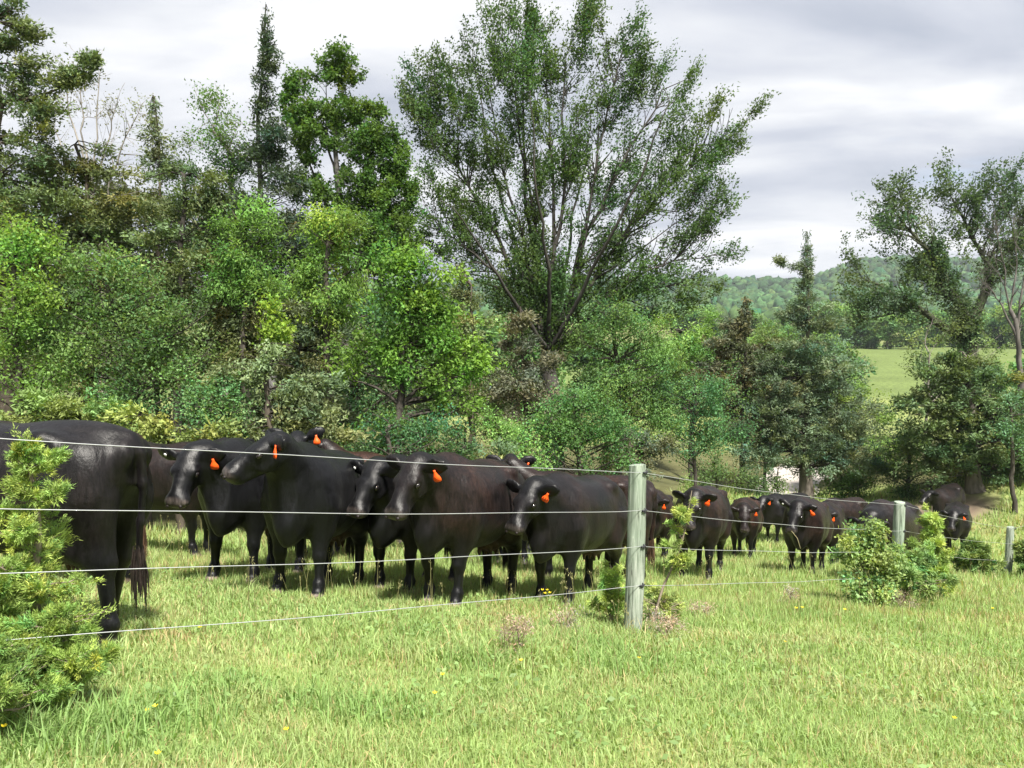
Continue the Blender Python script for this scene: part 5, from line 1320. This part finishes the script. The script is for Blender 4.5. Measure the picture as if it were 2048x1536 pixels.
FL = [(292, 1412), (314, 1413), (8, 1447), (160, 1332), (888, 1350), (868, 1382), (1094, 1184), (1087, 1190), (1098, 1192), (1256, 1243), (402, 1247), (314, 1506), (1076, 1112), (1912, 1428), (1590, 1225), (1605, 1222), (1692, 1222), (1040, 1322), (1571, 1283), (576, 1451), (1276, 1308), (1090, 1196), (1720, 1160), (1983, 1218)]
for i, (u, v) in enumerate(FL):
    x, y = on_ground(u, v)
    r = empty('buttercup', (x, y, float(gz(x, y))), 'small yellow buttercup standing in the pasture grass', 'flower', 'buttercups scattered in the grass', rz=i * 2.1)
    r.scale = (1, 1, 0.8 + 0.35 * ((i * 37) % 10) / 10)
    s = 0.68 if y < 6 else 0.95
    r.scale = tuple(np.array(r.scale) * s)
    link('stem', bst, r); link('blossom', bfl, r)
# ------------------------------------------------------------------ plants along the fence
def juniper(label, x, y, height, width, seed, col, lean=(0, 0), n2=60, n3=520, m=26, leaf=(0.034, 0.009), name='cedar_sapling', tipcol=None, low=0.06, nb_=0, stem=1.0):
    g = float(gz(x, y))
    rj = np.random.default_rng(seed * 3 + 1)
    B = [(lean[0] * f_ * height, lean[1] * f_ * height, f_ * height, 0.03 + 0.03 * (1 - f_), 0.03 + 0.03 * (1 - f_), height * 0.06, 0.004) for f_ in np.linspace(0.25, 1.0, 7)]
    nb = nb_ or int(12 + 14 * height)
    for k in range(nb):
        f_ = low + (0.93 - low) * ((k + rj.random()) / nb)
        az = k * 2.399 + rj.normal() * 0.4
        L_ = (width * 0.5 * (1 - f_) ** 0.95 + 0.045) * (0.55 + 0.75 * rj.random())
        rise = 0.35 + 0.4 * rj.random()
        for t_ in (0.35, 0.6, 0.82, 1.0):
            r_ = 0.022 + 0.11 * L_ * (1.15 - t_)
            B.append((lean[0] * f_ * height + math.cos(az) * L_ * t_, lean[1] * f_ * height + math.sin(az) * L_ * t_, f_ * height + rise * L_ * t_, r_ * 1.25, r_ * 1.25, r_, r_ * (1.3 - 0.5 * t_)))
    wood, lv = grow(seed, [(0, 0, -0.05), (lean[0] * .5 * height + 0.02, lean[1] * .5 * height, height * .5), (lean[0] * height, lean[1] * height, height)], ((0.014 + 0.012 * height) * stem, 0.003), [], B, n2 * 2, n3, m, leaf,
                    clump=3, crad=0.55, cflat=0.8, slope=0.6, pen=0.8, shell=0.5, jit=0.007 * max(1.0, leaf[0] / 0.03), spread=0.42, droop=-0.1, col=col, needle=True, bark=(0.22, 0.18, 0.14), twig_r=0.0022, colvar=0.25, tipcol=None)
    r = empty(name, (x, y, g), label, 'sapling')
    wood.build('trunk', M_BARK, r, True)
    link('crown', crown_mesh('crown', lv, True), r)
    return r
LIME = (0.165, 0.225, 0.055)
juniper('young cedar sapling in front of the near cow at the left edge', ux(55, 3.55), 3.55, 1.19, 0.56, 401, LIME, low=0.12, nb_=19, lean=(0.0, 0), n2=26, n3=900, m=52, leaf=(0.026, 0.0050))
juniper('bushy lower cedar shoot at the left edge, below the sapling tip', ux(-70, 3.3), 3.3, 0.55, 0.70, 402, (0.145, 0.20, 0.045), n2=34, n3=1300, m=52, leaf=(0.026, 0.0050))
juniper('small cedar shoot with its branches reaching over the bottom wire, far left', ux(85, 3.30), 3.30, 0.36, 0.52, 403, (0.14, 0.195, 0.042), n2=26, n3=900, m=52, leaf=(0.026, 0.0050))
juniper('low dark cedar clump in the bottom left corner', ux(-50, 2.85), 2.85, 0.40, 0.50, 404, (0.10, 0.15, 0.035), n2=26, n3=620, m=42, leaf=(0.026, 0.0050))
juniper('slanting yellow green cedar sapling right of the first post', ux(1300, 6.05), 6.05, 1.12, 0.36, 405, (0.19, 0.24, 0.06), nb_=9, low=0.45, stem=0.45, lean=(0.30, 0), n2=10, n3=100, m=44, leaf=(0.040, 0.0085), tipcol=(0.30, 0.24, 0.08))
juniper('short feathery cedar clump left of the first post', ux(1222, 6.2), 6.2, 0.50, 0.36, 406, (0.17, 0.235, 0.055), nb_=12, n2=18, n3=170, m=44, leaf=(0.040, 0.0085))
juniper('short yellowish growth at the foot of the first post', ux(1330, 6.15), 6.15, 0.30, 0.5, 407, (0.19, 0.23, 0.07), nb_=10, n2=16, n3=90, m=40, leaf=(0.040, 0.0085))
juniper('feathery green cedar bush in front of the second post', ux(1815, 8.7), 8.7, 0.62, 1.25, 408, (0.125, 0.19, 0.06), n2=40, n3=760, m=48, leaf=(0.055, 0.012))
juniper('upright yellow green cedar sapling right of the second post', ux(1868, 9.3), 9.3, 1.16, 0.66, 409, (0.175, 0.23, 0.055), n2=26, n3=420, m=44, leaf=(0.055, 0.012))
juniper('dark cedar bush at the foot of the third post', ux(1955, 13.2), 13.2, 0.62, 0.75, 410, (0.085, 0.125, 0.035), n2=60, n3=480, m=34, leaf=(0.085, 0.026))
juniper('small dark cedar beside the third post at the right edge', ux(2075, 13.4), 13.4, 0.62, 0.8, 411, (0.10, 0.14, 0.04), n2=60, n3=480, m=34, leaf=(0.085, 0.026))

def bush(name, label, cat, x, y, blobs, seed, col, n2, n3, m, leaf, **kw):
    wood, lv = grow(seed, [(0, 0, -0.05), (0.02, 0.0, 0.25), (0.0, 0.03, 0.5)], (0.018, 0.008), [], blobs, n2, n3, m, leaf, slope=1.0, shell=0.5, twig_r=0.0025, col=col, **kw)
    r = empty(name, (x, y, float(gz(x, y))), label, cat)
    wood.build('trunk', M_BARK, r, True)
    if lv is not None: link('crown', npmesh('crown', lv[0], lv[1], None, M_LEAF, lv[2]), r)
    return r
k = 8.45 / FPX
bush('rose_bush', 'pale leaved rose bush in front of the grazing cow, left of the second post', 'shrub', ux(1735, 8.45), 8.45,
     [((u - 1735) * k, dy, (1215 - v) * k, ru * k, ru * k * .8, rv * k, ru * rv) for u, v, ru, rv, dy in [(1705, 1085, 30, 20, 0), (1745, 1070, 34, 16, .05), (1700, 1115, 26, 20, .05), (1750, 1100, 40, 20, 0), (1765, 1050, 18, 16, .1), (1785, 1120, 34, 16, 0), (1740, 1140, 44, 18, 0), (1720, 1170, 40, 18, -.05), (1765, 1175, 40, 16, 0), (1745, 1200, 50, 10, 0)]],
     501, (0.175, 0.235, 0.085), 40, 420, 14, (0.042, 0.026), jit=0.03, droop=0.2, spread=0.9, bark=(0.10, 0.11, 0.05))
def weed(label, x, y, h_, w_, seed, col, n3=110, m=7, green=False):
    B = [(0, 0, h_ * .35, w_ * .5, w_ * .5, h_ * .3, 1.0), (0, 0, h_ * .75, w_ * .42, w_ * .42, h_ * .22, 1.0)]
    wood, lv = grow(seed, [(0, 0, -0.03), (0.01, 0, h_ * .3), (0, 0.01, h_ * .6)], (0.008, 0.003), [], B, 26, n3, m, (0.022, 0.007), slope=2.0, shell=0.4, twig_r=0.0016, col=col, bark=(0.24, 0.19, 0.15), jit=0.02, needle=True)
    r = empty('dead_weed', (x, y, float(gz(x, y))), label, 'weed')
    wood.build('stem', M_BARK, r)
    link('foliage', crown_mesh('foliage', lv, True), r)
BR = (0.22, 0.17, 0.13)
for lb, u, v, h_, w_, sd in [('dry brown weed clump in front of the cow with the numbered tag', 1035, 1292, 0.27, 0.20, 601), ('dry brown weed right at the foot of the first post', 1330, 1262, 0.20, 0.26, 602), ('faded brown weed left of the first post', 1135, 1252, 0.18, 0.25, 603),
                             ('dry brown weed in the grass right of the first post', 1400, 1232, 0.16, 0.22, 604), ('dry weed at the foot of the feathery bush', 1800, 1213, 0.18, 0.30, 605), ('dry weed by the low rose branches, among green grass', 1580, 1205, 0.22, 0.2, 606)]:
    x, y = on_ground(u, v - 12)
    weed(lb, x, y, h_, w_, sd, BR)
# ------------------------------------------------------------------ air
def haze():
    lo = np.array([-2700.0, -420.0, -12.0]); hi = np.array([2700.0, 3000.0, 125.0])
    v = np.array([[x, y, z] for z in (lo[2], hi[2]) for y in (lo[1], hi[1]) for x in (lo[0], hi[0])])
    q = [(0, 2, 3, 1), (4, 5, 7, 6), (0, 1, 5, 4), (2, 6, 7, 3), (0, 4, 6, 2), (1, 3, 7, 5)]
    m, t, n, l = mat('haze')
    p = n('ShaderNodeVolumePrincipled')
    p.inputs['Color'].default_value = (0.80, 0.87, 0.95, 1)
    p.inputs['Density'].default_value = 0.00024
    p.inputs['Anisotropy'].default_value = 0.2
    o = n('ShaderNodeOutputMaterial'); l(p.outputs[0], o.inputs['Volume'])
    ob = link('haze', npmesh('haze', v, q, None, m))
    tag(ob, 'thin pale air haze over the whole valley', 'haze', kind='stuff')
haze()
